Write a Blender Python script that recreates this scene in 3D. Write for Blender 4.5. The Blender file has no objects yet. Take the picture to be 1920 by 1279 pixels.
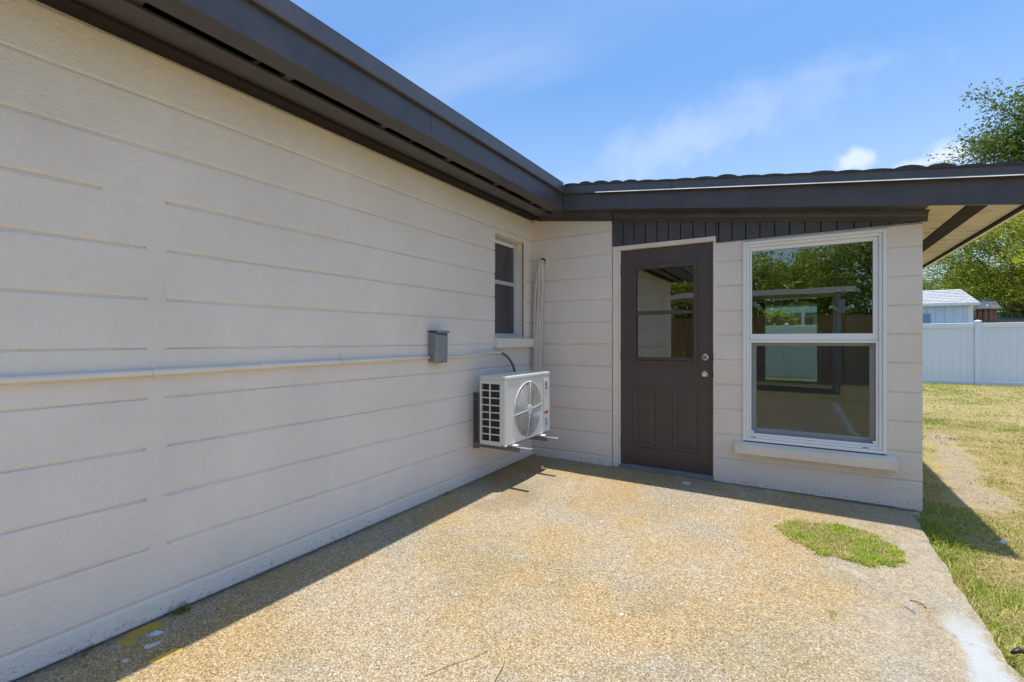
import bpy, bmesh, math, random
import numpy as np
from mathutils import Vector, Matrix, noise as mnoise

# ------------------------------------------------------------------ camera
scene = bpy.context.scene
COL = scene.collection
cam_d = bpy.data.cameras.new('camera')
cam = bpy.data.objects.new('camera', cam_d)
COL.objects.link(cam)
scene.camera = cam
cam.location = (2.368, -4.3166, 1.204)
cam.rotation_euler = (math.radians(90), 0, math.radians(31.4))
cam_d.sensor_width = 36.0
cam_d.lens = 885.0 / 1920.0 * 36.0
cam_d.shift_y = -1.5 / 1920.0
cam_d.clip_start = 0.05
cam_d.clip_end = 2000.0

# ------------------------------------------------------------------ light
SUN_DIR = Vector((0.055, 0.06, 1.0)).normalized()        # towards the sun
sun_d = bpy.data.lights.new('sun', 'SUN')
sun_d.energy = 5.0
sun_d.angle = math.radians(0.53)
sun_d.color = (1.0, 0.95, 0.87)
sun = bpy.data.objects.new('sun', sun_d)
COL.objects.link(sun)
sun.rotation_euler = (-SUN_DIR).to_track_quat('-Z', 'Y').to_euler()
sun.location = (0, 0, 30)

view = scene.view_settings
view.view_transform = 'Standard'
view.look = 'None'
view.gamma = 1.0
view.use_curve_mapping = False
view.exposure = 0.27
scene.cycles.max_bounces = 7
scene.cycles.diffuse_bounces = 4
scene.cycles.glossy_bounces = 4
scene.cycles.transmission_bounces = 4
scene.cycles.transparent_max_bounces = 8

world = bpy.data.worlds.new('World')
scene.world = world
world.use_nodes = True


def build_world():
    nt = world.node_tree
    N, L = nt.nodes, nt.links
    N.clear()
    out = N.new('ShaderNodeOutputWorld')
    bg = N.new('ShaderNodeBackground')
    bg.inputs['Strength'].default_value = 0.135
    sky = N.new('ShaderNodeTexSky')
    sky.sky_type = 'NISHITA'
    sky.sun_disc = False
    sky.sun_elevation = math.asin(SUN_DIR.z)
    sky.sun_rotation = math.atan2(SUN_DIR.x, SUN_DIR.y)
    sky.air_density = 1.0
    sky.dust_density = 1.8
    sky.ozone_density = 2.0
    tc = N.new('ShaderNodeTexCoord')

    def mth(op, a, b=None, clamp=False):
        n = N.new('ShaderNodeMath'); n.operation = op; n.use_clamp = clamp
        for i, v in enumerate((a, b)):
            if v is None: continue
            if isinstance(v, (int, float)): n.inputs[i].default_value = v
            else: L.new(v, n.inputs[i])
        return n.outputs[0]

    def vmth(op, a, b):
        n = N.new('ShaderNodeVectorMath'); n.operation = op
        for i, v in enumerate((a, b)):
            if isinstance(v, (tuple, list, Vector)): n.inputs[i].default_value = v
            else: L.new(v, n.inputs[i])
        return n
    nrm = N.new('ShaderNodeVectorMath'); nrm.operation = 'NORMALIZE'
    L.new(tc.outputs['Generated'], nrm.inputs[0])
    d = nrm.outputs[0]
    sep = N.new('ShaderNodeSeparateXYZ'); L.new(d, sep.inputs[0])
    zc = mth('MAXIMUM', sep.outputs['Z'], 0.04)
    inv = mth('DIVIDE', 1.0, mth('ADD', zc, 0.12))
    cmb = N.new('ShaderNodeCombineXYZ')
    L.new(mth('MULTIPLY', sep.outputs['X'], inv), cmb.inputs[0])
    L.new(mth('MULTIPLY', sep.outputs['Y'], inv), cmb.inputs[1])
    mp = N.new('ShaderNodeMapping'); L.new(cmb.outputs[0], mp.inputs[0])
    mp.inputs['Rotation'].default_value = (0, 0, math.radians(-35))
    mp.inputs['Scale'].default_value = (0.45, 1.5, 1)
    mp.inputs['Location'].default_value = (3.1, 0.4, 0)
    nz = N.new('ShaderNodeTexNoise'); L.new(mp.outputs[0], nz.inputs['Vector'])
    nz.inputs['Scale'].default_value = 1.3; nz.inputs['Detail'].default_value = 3
    nz.inputs['Roughness'].default_value = 0.55
    mr = N.new('ShaderNodeMapRange'); mr.interpolation_type = 'SMOOTHSTEP'
    L.new(nz.outputs['Fac'], mr.inputs[0])
    mr.inputs[1].default_value = 0.42; mr.inputs[2].default_value = 0.85
    mr.inputs[3].default_value = 0.04; mr.inputs[4].default_value = 0.36
    hz = N.new('ShaderNodeMapRange'); hz.interpolation_type = 'SMOOTHSTEP'; L.new(sep.outputs['Z'], hz.inputs[0])
    hz.inputs[1].default_value = 0.55; hz.inputs[2].default_value = 0.12; hz.inputs[3].default_value = 0.0; hz.inputs[4].default_value = 0.42
    cov = mth('MAXIMUM', mr.outputs[0], hz.outputs[0])
    # a thin cirrus streak and small far cumulus heads, each at its own bearing
    nz2 = N.new('ShaderNodeTexNoise'); L.new(d, nz2.inputs['Vector'])
    nz2.inputs['Scale'].default_value = 13; nz2.inputs['Detail'].default_value = 4
    nz2.inputs['Roughness'].default_value = 0.6

    def blob(cx, cy, cz, ru, rv, soft, amt, tilt=0.0, rough=1.0):
        c = Vector((cx, cy, cz)).normalized()
        right = c.cross(Vector((0, 0, 1))).normalized(); up = right.cross(c)
        r2 = right * math.cos(tilt) + up * math.sin(tilt)
        u2 = -right * math.sin(tilt) + up * math.cos(tilt)
        df = vmth('SUBTRACT', d, tuple(c)).outputs[0]
        u = vmth('DOT_PRODUCT', df, tuple(r2)).outputs['Value']
        v = vmth('DOT_PRODUCT', df, tuple(u2)).outputs['Value']
        u = mth('DIVIDE', u, ru); v = mth('DIVIDE', v, rv)
        rr = mth('SQRT', mth('ADD', mth('MULTIPLY', u, u), mth('MULTIPLY', v, v)))
        rr = mth('ADD', rr, mth('MULTIPLY', mth('SUBTRACT', nz2.outputs['Fac'], 0.5), 2.4 * rough))
        m = N.new('ShaderNodeMapRange'); m.interpolation_type = 'SMOOTHSTEP'
        L.new(rr, m.inputs[0])
        m.inputs[1].default_value = 1.0; m.inputs[2].default_value = 1.0 - soft
        m.inputs[3].default_value = 0.0; m.inputs[4].default_value = amt
        return m.outputs[0]
    yaw = math.radians(31.4)
    fw = Vector((-math.sin(yaw), math.cos(yaw), 0)); rt = Vector((math.cos(yaw), math.sin(yaw), 0))

    def dirpx(x, y):
        return fw + rt * ((x - 960) / 885.0) + Vector((0, 0, (638 - y) / 885.0))
    for (x, y, ru, rv, soft, amt, tilt, rg) in (
            (1370, 222, 0.30, 0.075, 1.0, 0.20, 0.16, 0.75), (1235, 285, 0.22, 0.06, 1.0, 0.18, 0.22, 0.75),
            (1605, 300, 0.032, 0.020, 0.8, 0.80, 0.0, 1.0), (1775, 290, 0.034, 0.026, 0.8, 0.85, 0.0, 1.0),
            (1735, 305, 0.05, 0.014, 0.8, 0.7, 0.0, 0.9)):
        b = blob(*dirpx(x, y), ru, rv, soft, amt, tilt, rg)
        cov = mth('ADD', cov, mth('MULTIPLY', b, mth('SUBTRACT', 1.0, cov)))
    mix = N.new('ShaderNodeMix'); mix.data_type = 'RGBA'
    L.new(cov, mix.inputs['Factor'])
    tint = N.new('ShaderNodeMix'); tint.data_type = 'RGBA'; tint.blend_type = 'MULTIPLY'
    tint.inputs['Factor'].default_value = 1.0
    L.new(sky.outputs[0], tint.inputs['A']); tint.inputs['B'].default_value = (0.68, 1.06, 1.36, 1)
    L.new(tint.outputs['Result'], mix.inputs['A'])
    mix.inputs['B'].default_value = (5.4, 6.0, 7.0, 1)
    L.new(mix.outputs['Result'], bg.inputs['Color'])
    L.new(bg.outputs[0], out.inputs['Surface'])


build_world()

rnd = random.Random(7)
nprng = np.random.default_rng(11)


# ------------------------------------------------------------------ materials
def sset(bsdf, **kw):
    for k, v in kw.items():
        k = k.replace('_', ' ')
        if k in bsdf.inputs: bsdf.inputs[k].default_value = v


class M:
    """small node-graph helper"""
    def __init__(self, name):
        self.m = bpy.data.materials.new(name)
        self.m.use_nodes = True
        self.nt = self.m.node_tree
        self.N, self.L = self.nt.nodes, self.nt.links
        self.N.clear()
        self.out = self.N.new('ShaderNodeOutputMaterial')
        self.b = self.N.new('ShaderNodeBsdfPrincipled')
        self.L.new(self.b.outputs[0], self.out.inputs['Surface'])
        self.tc = self.N.new('ShaderNodeTexCoord')
        self.co = self.tc.outputs['Object']

    def lk(self, a, b):
        if isinstance(a, (int, float)): b.default_value = a
        elif isinstance(a, (tuple, list)): b.default_value = tuple(a) if len(a) != 3 or b.type != 'RGBA' else (*a, 1)
        else: self.L.new(a, b)

    def mapping(self, scale=(1, 1, 1), loc=(0, 0, 0), rot=(0, 0, 0), src=None):
        n = self.N.new('ShaderNodeMapping'); self.lk(src or self.co, n.inputs[0])
        n.inputs['Scale'].default_value = scale; n.inputs['Location'].default_value = loc
        n.inputs['Rotation'].default_value = rot
        return n.outputs[0]

    def noise(self, scale, detail=3, rough=0.55, src=None, out='Fac', dist=0.0):
        n = self.N.new('ShaderNodeTexNoise'); self.lk(src or self.co, n.inputs['Vector'])
        n.inputs['Scale'].default_value = scale; n.inputs['Detail'].default_value = detail
        n.inputs['Roughness'].default_value = rough; n.inputs['Distortion'].default_value = dist
        return n.outputs[out]

    def voro(self, scale, feat='F1', out='Distance', src=None, rnd_=1.0):
        n = self.N.new('ShaderNodeTexVoronoi'); self.lk(src or self.co, n.inputs['Vector'])
        n.feature = feat; n.inputs['Scale'].default_value = scale; n.inputs['Randomness'].default_value = rnd_
        return n.outputs[out]

    def ramp(self, fac, stops, interp='LINEAR'):
        n = self.N.new('ShaderNodeValToRGB'); self.lk(fac, n.inputs[0])
        cr = n.color_ramp; cr.interpolation = interp
        while len(cr.elements) < len(stops): cr.elements.new(0.5)
        for e, (p, c) in zip(cr.elements, stops):
            e.position = p
            e.color = (*c, 1) if isinstance(c, (tuple, list)) else (c, c, c, 1)
        return n.outputs[0]

    def mr(self, v, a, b, c=0.0, d=1.0, smooth=True):
        n = self.N.new('ShaderNodeMapRange'); self.lk(v, n.inputs[0])
        if smooth: n.interpolation_type = 'SMOOTHSTEP'
        for i, x in enumerate((a, b, c, d)): n.inputs[i + 1].default_value = x
        return n.outputs[0]

    def mix(self, f, a, b, mode='MIX'):
        n = self.N.new('ShaderNodeMix'); n.data_type = 'RGBA'; n.blend_type = mode
        self.lk(f, n.inputs['Factor'])
        self.lk(a if not isinstance(a, tuple) else (*a, 1)[:4], n.inputs['A'])
        self.lk(b if not isinstance(b, tuple) else (*b, 1)[:4], n.inputs['B'])
        return n.outputs['Result']

    def mth(self, op, a, b=None, c=None, clamp=False):
        n = self.N.new('ShaderNodeMath'); n.operation = op; n.use_clamp = clamp
        for i, v in enumerate((a, b, c)):
            if v is not None: self.lk(v, n.inputs[i])
        return n.outputs[0]

    def xyz(self, src=None):
        n = self.N.new('ShaderNodeSeparateXYZ'); self.lk(src or self.co, n.inputs[0])
        return n.outputs

    def bump(self, h, strength=0.3, dist=0.01, prev=None):
        n = self.N.new('ShaderNodeBump'); self.lk(h, n.inputs['Height'])
        n.inputs['Strength'].default_value = strength; n.inputs['Distance'].default_value = dist
        if prev is not None: self.L.new(prev, n.inputs['Normal'])
        self.L.new(n.outputs[0], self.b.inputs['Normal'])
        return n.outputs[0]

    def col(self, c): self.lk(c if not isinstance(c, tuple) else (*c, 1)[:4], self.b.inputs['Base Color'])
    def rough(self, r): self.lk(r, self.b.inputs['Roughness'])


def paint(name, c, var=0.12, rough=0.5, nscale=3.0, bump=0.0, bscale=120, spec=0.5, metal=0.0, dirt=0.0):
    m = M(name)
    n = m.noise(nscale, 3, 0.6)
    lo = tuple(x * (1 - var) for x in c); hi = tuple(min(1, x * (1 + var)) for x in c)
    cc = m.ramp(n, [(0.3, lo), (0.7, hi)])
    if dirt > 0:
        dn = m.noise(7, 3, 0.75)
        cc = m.mix(m.mr(dn, 0.62, 0.74, 0, dirt), cc, tuple(x * 0.55 for x in c))
    m.col(cc)
    m.rough(m.mr(n, 0.3, 0.7, rough - 0.06, rough + 0.08))
    sset(m.b, Specular_IOR_Level=spec, Metallic=metal)
    if bump > 0: m.bump(m.noise(bscale, 2, 0.6), bump, 0.004)
    return m.m


def wall_mat(name, c):
    m = M(name)
    n = m.noise(1.6, 3, 0.62)
    lo = tuple(x * 0.93 for x in c); hi = tuple(min(1, x * 1.05) for x in c)
    cc = m.ramp(n, [(0.3, lo), (0.7, hi)])
    # faint roller patches and little scuffs
    cc = m.mix(m.mr(m.noise(6.5, 1, 0.5), 0.50, 0.70, 0, 0.22), cc, tuple(x * y for x, y in zip(c, (0.90, 0.88, 0.90))))
    sp = m.noise(38, 2, 0.75)
    cc = m.mix(m.mr(sp, 0.70, 0.79, 0, 0.6), cc, tuple(x * 0.6 for x in c))
    wz = m.xyz()[2]
    spl = m.mth('MULTIPLY', m.mr(m.noise(46, 3, 0.8), 0.52, 0.64, 0, 0.55), m.mr(m.mth('ADD', wz, m.mth('MULTIPLY', m.noise(5, 2), 0.10)), 0.16, 0.05))
    cc = m.mix(spl, cc, (0.26, 0.20, 0.14))
    m.col(cc)
    m.rough(0.72)
    sset(m.b, Specular_IOR_Level=0.35)
    h1 = m.noise(80, 2, 0.75); h2 = m.noise(20, 1, 0.6)
    h = m.mth('ADD', m.mth('MULTIPLY', h1, 0.8), m.mth('MULTIPLY', h2, 0.7))
    m.bump(h, 0.8, 0.007)
    return m.m


def glass_mat(name, tint=(0.75, 0.82, 0.78), ior=1.65, wav=0.02):
    m = M(name)
    m.N.remove(m.b)
    tr = m.N.new('ShaderNodeBsdfTransparent'); tr.inputs[0].default_value = (*tint, 1)
    gl = m.N.new('ShaderNodeBsdfGlossy'); gl.inputs['Roughness'].default_value = 0.0
    gl.inputs['Color'].default_value = (0.97, 1.0, 0.97, 1)
    bp = m.N.new('ShaderNodeBump'); bp.inputs['Strength'].default_value = wav; bp.inputs['Distance'].default_value = 0.05
    m.L.new(m.noise(4.0, 1, 0.4), bp.inputs['Height']); m.L.new(bp.outputs[0], gl.inputs['Normal'])
    fr = m.N.new('ShaderNodeFresnel'); fr.inputs['IOR'].default_value = ior
    mx = m.N.new('ShaderNodeMixShader')
    m.L.new(fr.outputs[0], mx.inputs[0]); m.L.new(tr.outputs[0], mx.inputs[1]); m.L.new(gl.outputs[0], mx.inputs[2])
    m.L.new(mx.outputs[0], m.out.inputs['Surface'])
    return m.m


def screen_mat(name):
    m = M(name)
    m.N.remove(m.b)
    tr = m.N.new('ShaderNodeBsdfTransparent')
    df = m.N.new('ShaderNodeBsdfDiffuse'); df.inputs[0].default_value = (0.06, 0.06, 0.065, 1)
    mx = m.N.new('ShaderNodeMixShader'); mx.inputs[0].default_value = 0.24
    m.L.new(tr.outputs[0], mx.inputs[1]); m.L.new(df.outputs[0], mx.inputs[2])
    m.L.new(mx.outputs[0], m.out.inputs['Surface'])
    return m.m


def patio_mat():
    m = M('exposed_aggregate')
    x, y, z = m.xyz()
    # pebbles
    v1 = m.N.new('ShaderNodeTexVoronoi'); m.L.new(m.co, v1.inputs['Vector']); v1.inputs['Scale'].default_value = 190
    peb = m.ramp(m.xyz(v1.outputs['Color'])[0], [(0.0, (0.16, 0.11, 0.060)), (0.2, (0.29, 0.215, 0.125)), (0.5, (0.375, 0.29, 0.18)),
                                                 (0.8, (0.46, 0.375, 0.255)), (1.0, (0.64, 0.58, 0.475))])
    fine = m.noise(260, 1, 0.7)
    peb = m.mix(m.mr(fine, 0.38, 0.62, 0.30, 0.0), peb, (0.15, 0.11, 0.07))
    # broad stains: orange, grey, pale
    s1 = m.noise(1.15, 3, 0.6)
    peb = m.mix(m.mr(s1, 0.42, 0.62, 0, 0.9), peb, m.mix(1.0, peb, (1.0, 0.90, 0.68), 'MULTIPLY'))
    s2 = m.noise(1.7, 3, 0.65, src=m.mapping(loc=(5.2, 3.1, 0)))
    peb = m.mix(m.mr(s2, 0.47, 0.62, 0, 0.9), peb, m.mix(1.0, peb, (0.86, 0.93, 1.05), 'MULTIPLY'))
    s3 = m.noise(3.2, 4, 0.7, src=m.mapping(loc=(1.7, 9.3, 0)))
    peb = m.mix(m.mr(s3, 0.60, 0.75, 0, 0.42), peb, (0.56, 0.51, 0.44))
    # grey worn margin along the lawn edge and a smooth pale mortar strip
    edge = m.mth('ADD', x, m.mth('MULTIPLY', m.mth('SUBTRACT', m.noise(2.1, 3, 0.65), 0.5), 1.5))
    g = m.mr(edge, 2.35, 3.05, 0, 0.85)
    con = m.ramp(m.noise(11, 3, 0.7), [(0.3, (0.20, 0.17, 0.14)), (0.55, (0.32, 0.285, 0.24)), (0.75, (0.43, 0.40, 0.355))])
    con = m.mix(0.5, con, peb)
    c = m.mix(g, peb, con)
    strip = m.mth('MULTIPLY', m.mr(m.mth('ADD', x, m.mth('MULTIPLY', m.noise(5, 2), 0.12)), 2.93, 2.99), m.mr(y, -1.35, -1.75, 0, 1))
    strip = m.mth('MULTIPLY', strip, m.mr(m.mth('ADD', x, m.mth('MULTIPLY', m.noise(9, 2), 0.1)), 3.075, 3.03))
    c = m.mix(m.mth('MULTIPLY', strip, 0.8), c, (0.42, 0.44, 0.45))
    ck = m.N.new('ShaderNodeTexVoronoi'); ck.feature = 'DISTANCE_TO_EDGE'; ck.inputs['Scale'].default_value = 1.3
    wv = m.N.new('ShaderNodeVectorMath'); wv.operation = 'ADD'; m.L.new(m.co, wv.inputs[0])
    wn_ = m.N.new('ShaderNodeVectorMath'); wn_.operation = 'SCALE'; m.L.new(m.noise(5, 3, 0.7, out='Color'), wn_.inputs[0]); wn_.inputs['Scale'].default_value = 0.22
    m.L.new(wn_.outputs[0], wv.inputs[1]); m.L.new(wv.outputs[0], ck.inputs['Vector'])
    crk = m.mth('MULTIPLY', m.mr(ck.outputs['Distance'], 0.005, 0.001, 0, 0.35), m.mth('MULTIPLY', m.mr(x, 2.3, 2.75, 0, 1), m.mr(x, 2.95, 2.85, 0, 1)))
    c = m.mix(crk, c, (0.09, 0.075, 0.06))
    c = m.mix(m.mth('MULTIPLY', m.mr(m.noise(7, 4, 0.8), 0.58, 0.70, 0, 0.6), m.mr(x, 2.45, 2.95, 0, 1)), c, (0.13, 0.105, 0.08))
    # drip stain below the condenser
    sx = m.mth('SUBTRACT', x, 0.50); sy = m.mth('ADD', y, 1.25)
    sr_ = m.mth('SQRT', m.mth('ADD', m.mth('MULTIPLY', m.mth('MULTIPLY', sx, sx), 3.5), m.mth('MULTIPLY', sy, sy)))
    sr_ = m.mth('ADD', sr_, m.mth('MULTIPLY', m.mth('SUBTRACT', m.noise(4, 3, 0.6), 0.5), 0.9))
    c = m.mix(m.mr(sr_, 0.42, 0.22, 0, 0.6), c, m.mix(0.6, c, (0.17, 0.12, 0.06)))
    # darker wavy line where the slab meets the wall
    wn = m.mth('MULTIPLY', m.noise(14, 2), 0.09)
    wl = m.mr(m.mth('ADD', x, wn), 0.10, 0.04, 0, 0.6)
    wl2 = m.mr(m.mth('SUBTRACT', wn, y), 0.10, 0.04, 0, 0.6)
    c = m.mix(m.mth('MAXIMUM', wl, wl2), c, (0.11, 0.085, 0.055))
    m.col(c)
    m.rough(0.86)
    sset(m.b, Specular_IOR_Level=0.3)
    h = m.mth('ADD', m.mth('MULTIPLY', v1.outputs['Distance'], -1.0), m.mth('MULTIPLY', fine, 0.5))
    m.bump(h, 0.6, 0.006)
    return m.m


def ground_mat():
    m = M('dry_lawn_soil')
    x, y, z = m.xyz()
    c = m.ramp(m.noise(0.6, 3, 0.65), [(0.30, (0.17, 0.17, 0.045)), (0.42, (0.30, 0.25, 0.09)), (0.58, (0.38, 0.30, 0.135)), (0.72, (0.22, 0.21, 0.06))])
    c = m.mix(m.mr(m.noise(26, 2, 0.75), 0.42, 0.62, 0.0, 0.75), c, (0.42, 0.34, 0.17))
    c = m.mix(m.mr(m.noise(90, 2, 0.8), 0.5, 0.66, 0.0, 0.6), c, (0.10, 0.085, 0.03))
    # bare sandy strip beside the house
    dx = m.mth('SUBTRACT', x, m.mth('ADD', 3.52, m.mth('MULTIPLY', y, 0.10)))
    w = m.mth('ADD', m.mth('ABSOLUTE', dx), m.mth('MULTIPLY', m.mth('SUBTRACT', m.noise(2.6, 3), 0.5), 0.7))
    sm = m.mth('MULTIPLY', m.mr(w, 0.21, 0.08), m.mth('MULTIPLY', m.mr(y, 0.3, 0.9), m.mr(y, 4.8, 4.0)))
    sand = m.ramp(m.noise(40, 3, 0.7), [(0.3, (0.24, 0.185, 0.12)), (0.7, (0.42, 0.34, 0.24))])
    c = m.mix(sm, c, sand)
    m.col(c); m.rough(0.95); sset(m.b, Specular_IOR_Level=0.15)
    m.bump(m.noise(60, 2, 0.75), 0.7, 0.03)
    return m.m


def attr_mat(name, attr='col', rough=0.6, transl=0.35, spec=0.3):
    m = M(name)
    a = m.N.new('ShaderNodeAttribute'); a.attribute_name = attr
    m.L.new(a.outputs['Color'], m.b.inputs['Base Color'])
    m.rough(rough); sset(m.b, Specular_IOR_Level=spec)
    if transl > 0:
        t = m.N.new('ShaderNodeBsdfTranslucent'); m.L.new(a.outputs['Color'], t.inputs[0])
        mx = m.N.new('ShaderNodeMixShader'); mx.inputs[0].default_value = transl
        m.L.new(m.b.outputs[0], mx.inputs[1]); m.L.new(t.outputs[0], mx.inputs[2])
        m.L.new(mx.outputs[0], m.out.inputs['Surface'])
    return m.m


def soffit_mat():
    m = M('cream_soffit_paint')
    n = m.noise(4, 5, 0.6)
    c = m.ramp(n, [(0.3, (0.52, 0.46, 0.36)), (0.7, (0.64, 0.575, 0.46))])
    kn = m.noise(5, 3, 0.75, src=m.mapping(scale=(1.0, 4.0, 1), loc=(0.4, 2.2, 0)))
    c = m.mix(m.mr(kn, 0.57, 0.66, 0, 0.8), c, (0.16, 0.12, 0.08))
    m.col(c); m.rough(0.7)
    return m.m


def shingle_mat(name, c1, c2):
    m = M(name)
    c = m.ramp(m.noise(30, 5, 0.75), [(0.3, c1), (0.7, c2)])
    m.col(c); m.rough(0.92); m.bump(m.noise(220, 3), 0.5, 0.004)
    return m.m


def spill_mat(name, c, keep=0.35):
    m = M(name)
    v1 = m.voro(190, out='Color')
    peb = m.ramp(m.xyz(v1)[0], [(0.0, (0.16, 0.11, 0.060)), (0.5, (0.375, 0.29, 0.18)), (1.0, (0.64, 0.58, 0.475))])
    f = m.mr(m.noise(70, 3, 0.75), 0.42, 0.62, 1.0, keep)
    m.col(m.mix(f, peb, tuple(c))); m.rough(0.8); sset(m.b, Specular_IOR_Level=0.3)
    m.bump(m.noise(200, 2, 0.7), 0.5, 0.004)
    return m.m


MT = {}
MT['wall'] = wall_mat('painted_block', (0.775, 0.695, 0.625))
MT['cream'] = paint('cream_trim_paint', (0.76, 0.68, 0.59), 0.05, 0.55, bump=0.15, bscale=60)
MT['dark'] = paint('dark_brown_paint', (0.066, 0.061, 0.069), 0.22, 0.40, 5, bump=0.2, bscale=34, spec=0.5, dirt=0.55)
MT['darkmatte'] = paint('dark_brown_matte_paint', (0.030, 0.024, 0.023), 0.2, 0.8, 5, spec=0.15)
MT['drip'] = paint('dark_drip_edge_metal', (0.074, 0.070, 0.082), 0.14, 0.33, 4, bump=0.1, bscale=9, spec=0.6, dirt=0.3)
MT['door'] = paint('dark_door_paint', (0.078, 0.056, 0.050), 0.10, 0.45, 3, bump=0.05, bscale=90)
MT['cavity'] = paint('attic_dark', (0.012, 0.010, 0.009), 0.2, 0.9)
MT['hem'] = paint('pale_highlight_hem', (0.72, 0.70, 0.68), 0.05, 0.35)  # near-white colour paints the sun highlight along the dark drip edge
MT['vinyl'] = paint('white_vinyl', (0.80, 0.80, 0.80), 0.02, 0.35, spec=0.5)
MT['alu'] = paint('pale_aluminium_frame', (0.55, 0.56, 0.58), 0.05, 0.35, metal=0.3)
MT['glass'] = glass_mat('window_glass', (0.62, 0.74, 0.68), 2.4, 0.006)
MT['clearglass'] = glass_mat('clear_glass', (0.93, 0.97, 0.94), 1.5, 0.0)
MT['doorglass'] = glass_mat('door_glass', (0.66, 0.68, 0.60), 2.4, 0.012)
MT['darkglass'] = paint('obscured_dark_glass', (0.055, 0.055, 0.058), 0.08, 0.12, 3, spec=0.6)
MT['screen'] = screen_mat('insect_screen')
MT['patio'] = patio_mat()
MT['ground'] = ground_mat()
MT['soffit'] = soffit_mat()
MT['shingle'] = shingle_mat('charcoal_shingle', (0.035, 0.034, 0.036), (0.085, 0.08, 0.082))
MT['greyshingle'] = shingle_mat('grey_shingle', (0.30, 0.31, 0.33), (0.46, 0.47, 0.49))
MT['interior'] = paint('interior_plaster', (0.36, 0.34, 0.31), 0.05, 0.8)
MT['infloor'] = paint('interior_floor_tile', (0.18, 0.165, 0.15), 0.15, 0.4)
MT['acwhite'] = paint('ac_white_enamel', (0.72, 0.71, 0.67), 0.03, 0.38, 4)
MT['acdark'] = paint('ac_coil_dark', (0.055, 0.045, 0.032), 0.3, 0.7, 30)
MT['acgrille'] = paint('ac_grille_plastic', (0.66, 0.65, 0.61), 0.03, 0.35)
MT['acblade'] = paint('ac_fan_plastic', (0.30, 0.30, 0.29), 0.03, 0.35)
MT['galv'] = paint('galvanised_steel', (0.50, 0.51, 0.53), 0.10, 0.35, 12, metal=0.7)
MT['greysteel'] = paint('grey_bracket_steel', (0.17, 0.16, 0.175), 0.08, 0.45, 8)
MT['boxgrey'] = paint('grey_box_enamel', (0.23, 0.25, 0.26), 0.06, 0.4, 8)
MT['hose'] = paint('painted_hose', (0.68, 0.61, 0.54), 0.10, 0.6, 14, bump=0.3, bscale=40)
MT['black'] = paint('black_plastic', (0.014, 0.014, 0.016), 0.1, 0.45)
MT['ink'] = paint('black_print', (0.02, 0.02, 0.022), 0.0, 0.5)
MT['orange'] = paint('orange_label', (0.65, 0.22, 0.04), 0.05, 0.5)
MT['label'] = paint('pale_blue_label', (0.55, 0.60, 0.72), 0.05, 0.45)
MT['nickel'] = paint('satin_nickel', (0.62, 0.60, 0.56), 0.03, 0.22, metal=1.0)
MT['grass'] = attr_mat('grass_blade')
MT['leaf'] = attr_mat('tree_leaf', rough=0.5, transl=0.4, spec=0.35)
MT['bark'] = paint('bark', (0.13, 0.10, 0.075), 0.35, 0.9, 6, bump=0.8, bscale=18)
MT['soil'] = paint('dark_soil', (0.12, 0.09, 0.05), 0.35, 0.95, 20, bump=0.8, bscale=60)
MT['fencewhite'] = paint('white_fence_vinyl', (0.64, 0.71, 0.80), 0.03, 0.45, 2)
MT['shedblue'] = paint('pale_blue_siding', (0.50, 0.63, 0.78), 0.04, 0.5, 3)
MT['shedpane'] = paint('shed_window_blue', (0.16, 0.28, 0.48), 0.05, 0.25)
MT['brick'] = paint('weathered_brick', (0.22, 0.13, 0.09), 0.4, 0.9, 25, bump=0.6, bscale=40)
MT['capstone'] = paint('pale_cap_stone', (0.50, 0.46, 0.40), 0.12, 0.85, 8)
MT['woodfence'] = paint('weathered_wood_fence', (0.24, 0.15, 0.075), 0.3, 0.85, 10, bump=0.4, bscale=50)
MT['carport'] = paint('grey_carport_metal', (0.36, 0.37, 0.39), 0.06, 0.5, 6)
MT['neighwall'] = paint('neighbour_grey_green_siding', (0.24, 0.32, 0.31), 0.06, 0.6, 3)
MT['white'] = paint('white_house_paint', (0.74, 0.75, 0.73), 0.04, 0.55, 3)
MT['yellow'] = spill_mat('yellow_spilt_paint', (0.40, 0.28, 0.03), 0.78)
MT['yellowbright'] = spill_mat('yellow_spray_paint', (0.60, 0.40, 0.06), 0.6)
MT['whitespill'] = spill_mat('white_spilt_paint', (0.54, 0.56, 0.60), 0.6)
MT['straw'] = paint('dry_straw', (0.46, 0.35, 0.13), 0.2, 0.8, 20)
MT['blueplastic'] = paint('blue_plastic', (0.16, 0.28, 0.55), 0.1, 0.4)
MT['brass'] = paint('brass_hinge', (0.42, 0.36, 0.22), 0.05, 0.3, metal=0.8)
MT['wood'] = paint('utility_pole_wood', (0.16, 0.14, 0.12), 0.2, 0.9, 4)


# ------------------------------------------------------------------ mesh helpers
def origin_of(o):
    while o.parent is not None: o = o.parent
    return o.location.copy()


def link_mesh(name, me, mat, parent=None):
    o = bpy.data.objects.new(name, me)
    COL.objects.link(o)
    if mat is not None and len(me.materials) == 0: me.materials.append(mat if not isinstance(mat, str) else MT[mat])
    if parent is not None: o.parent = parent
    return o


def thing(name, label, cat, loc=(0, 0, 0), group=None, kind=None):
    o = bpy.data.objects.new(name, None)
    o.empty_display_size = 0.1
    COL.objects.link(o)
    o.location = loc
    tag(o, label, cat, group, kind)
    return o


def tag(o, label=None, cat=None, group=None, kind=None):
    if label: o['label'] = label
    if cat: o['category'] = cat
    if group: o['group'] = group
    if kind: o['kind'] = kind
    return o


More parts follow.
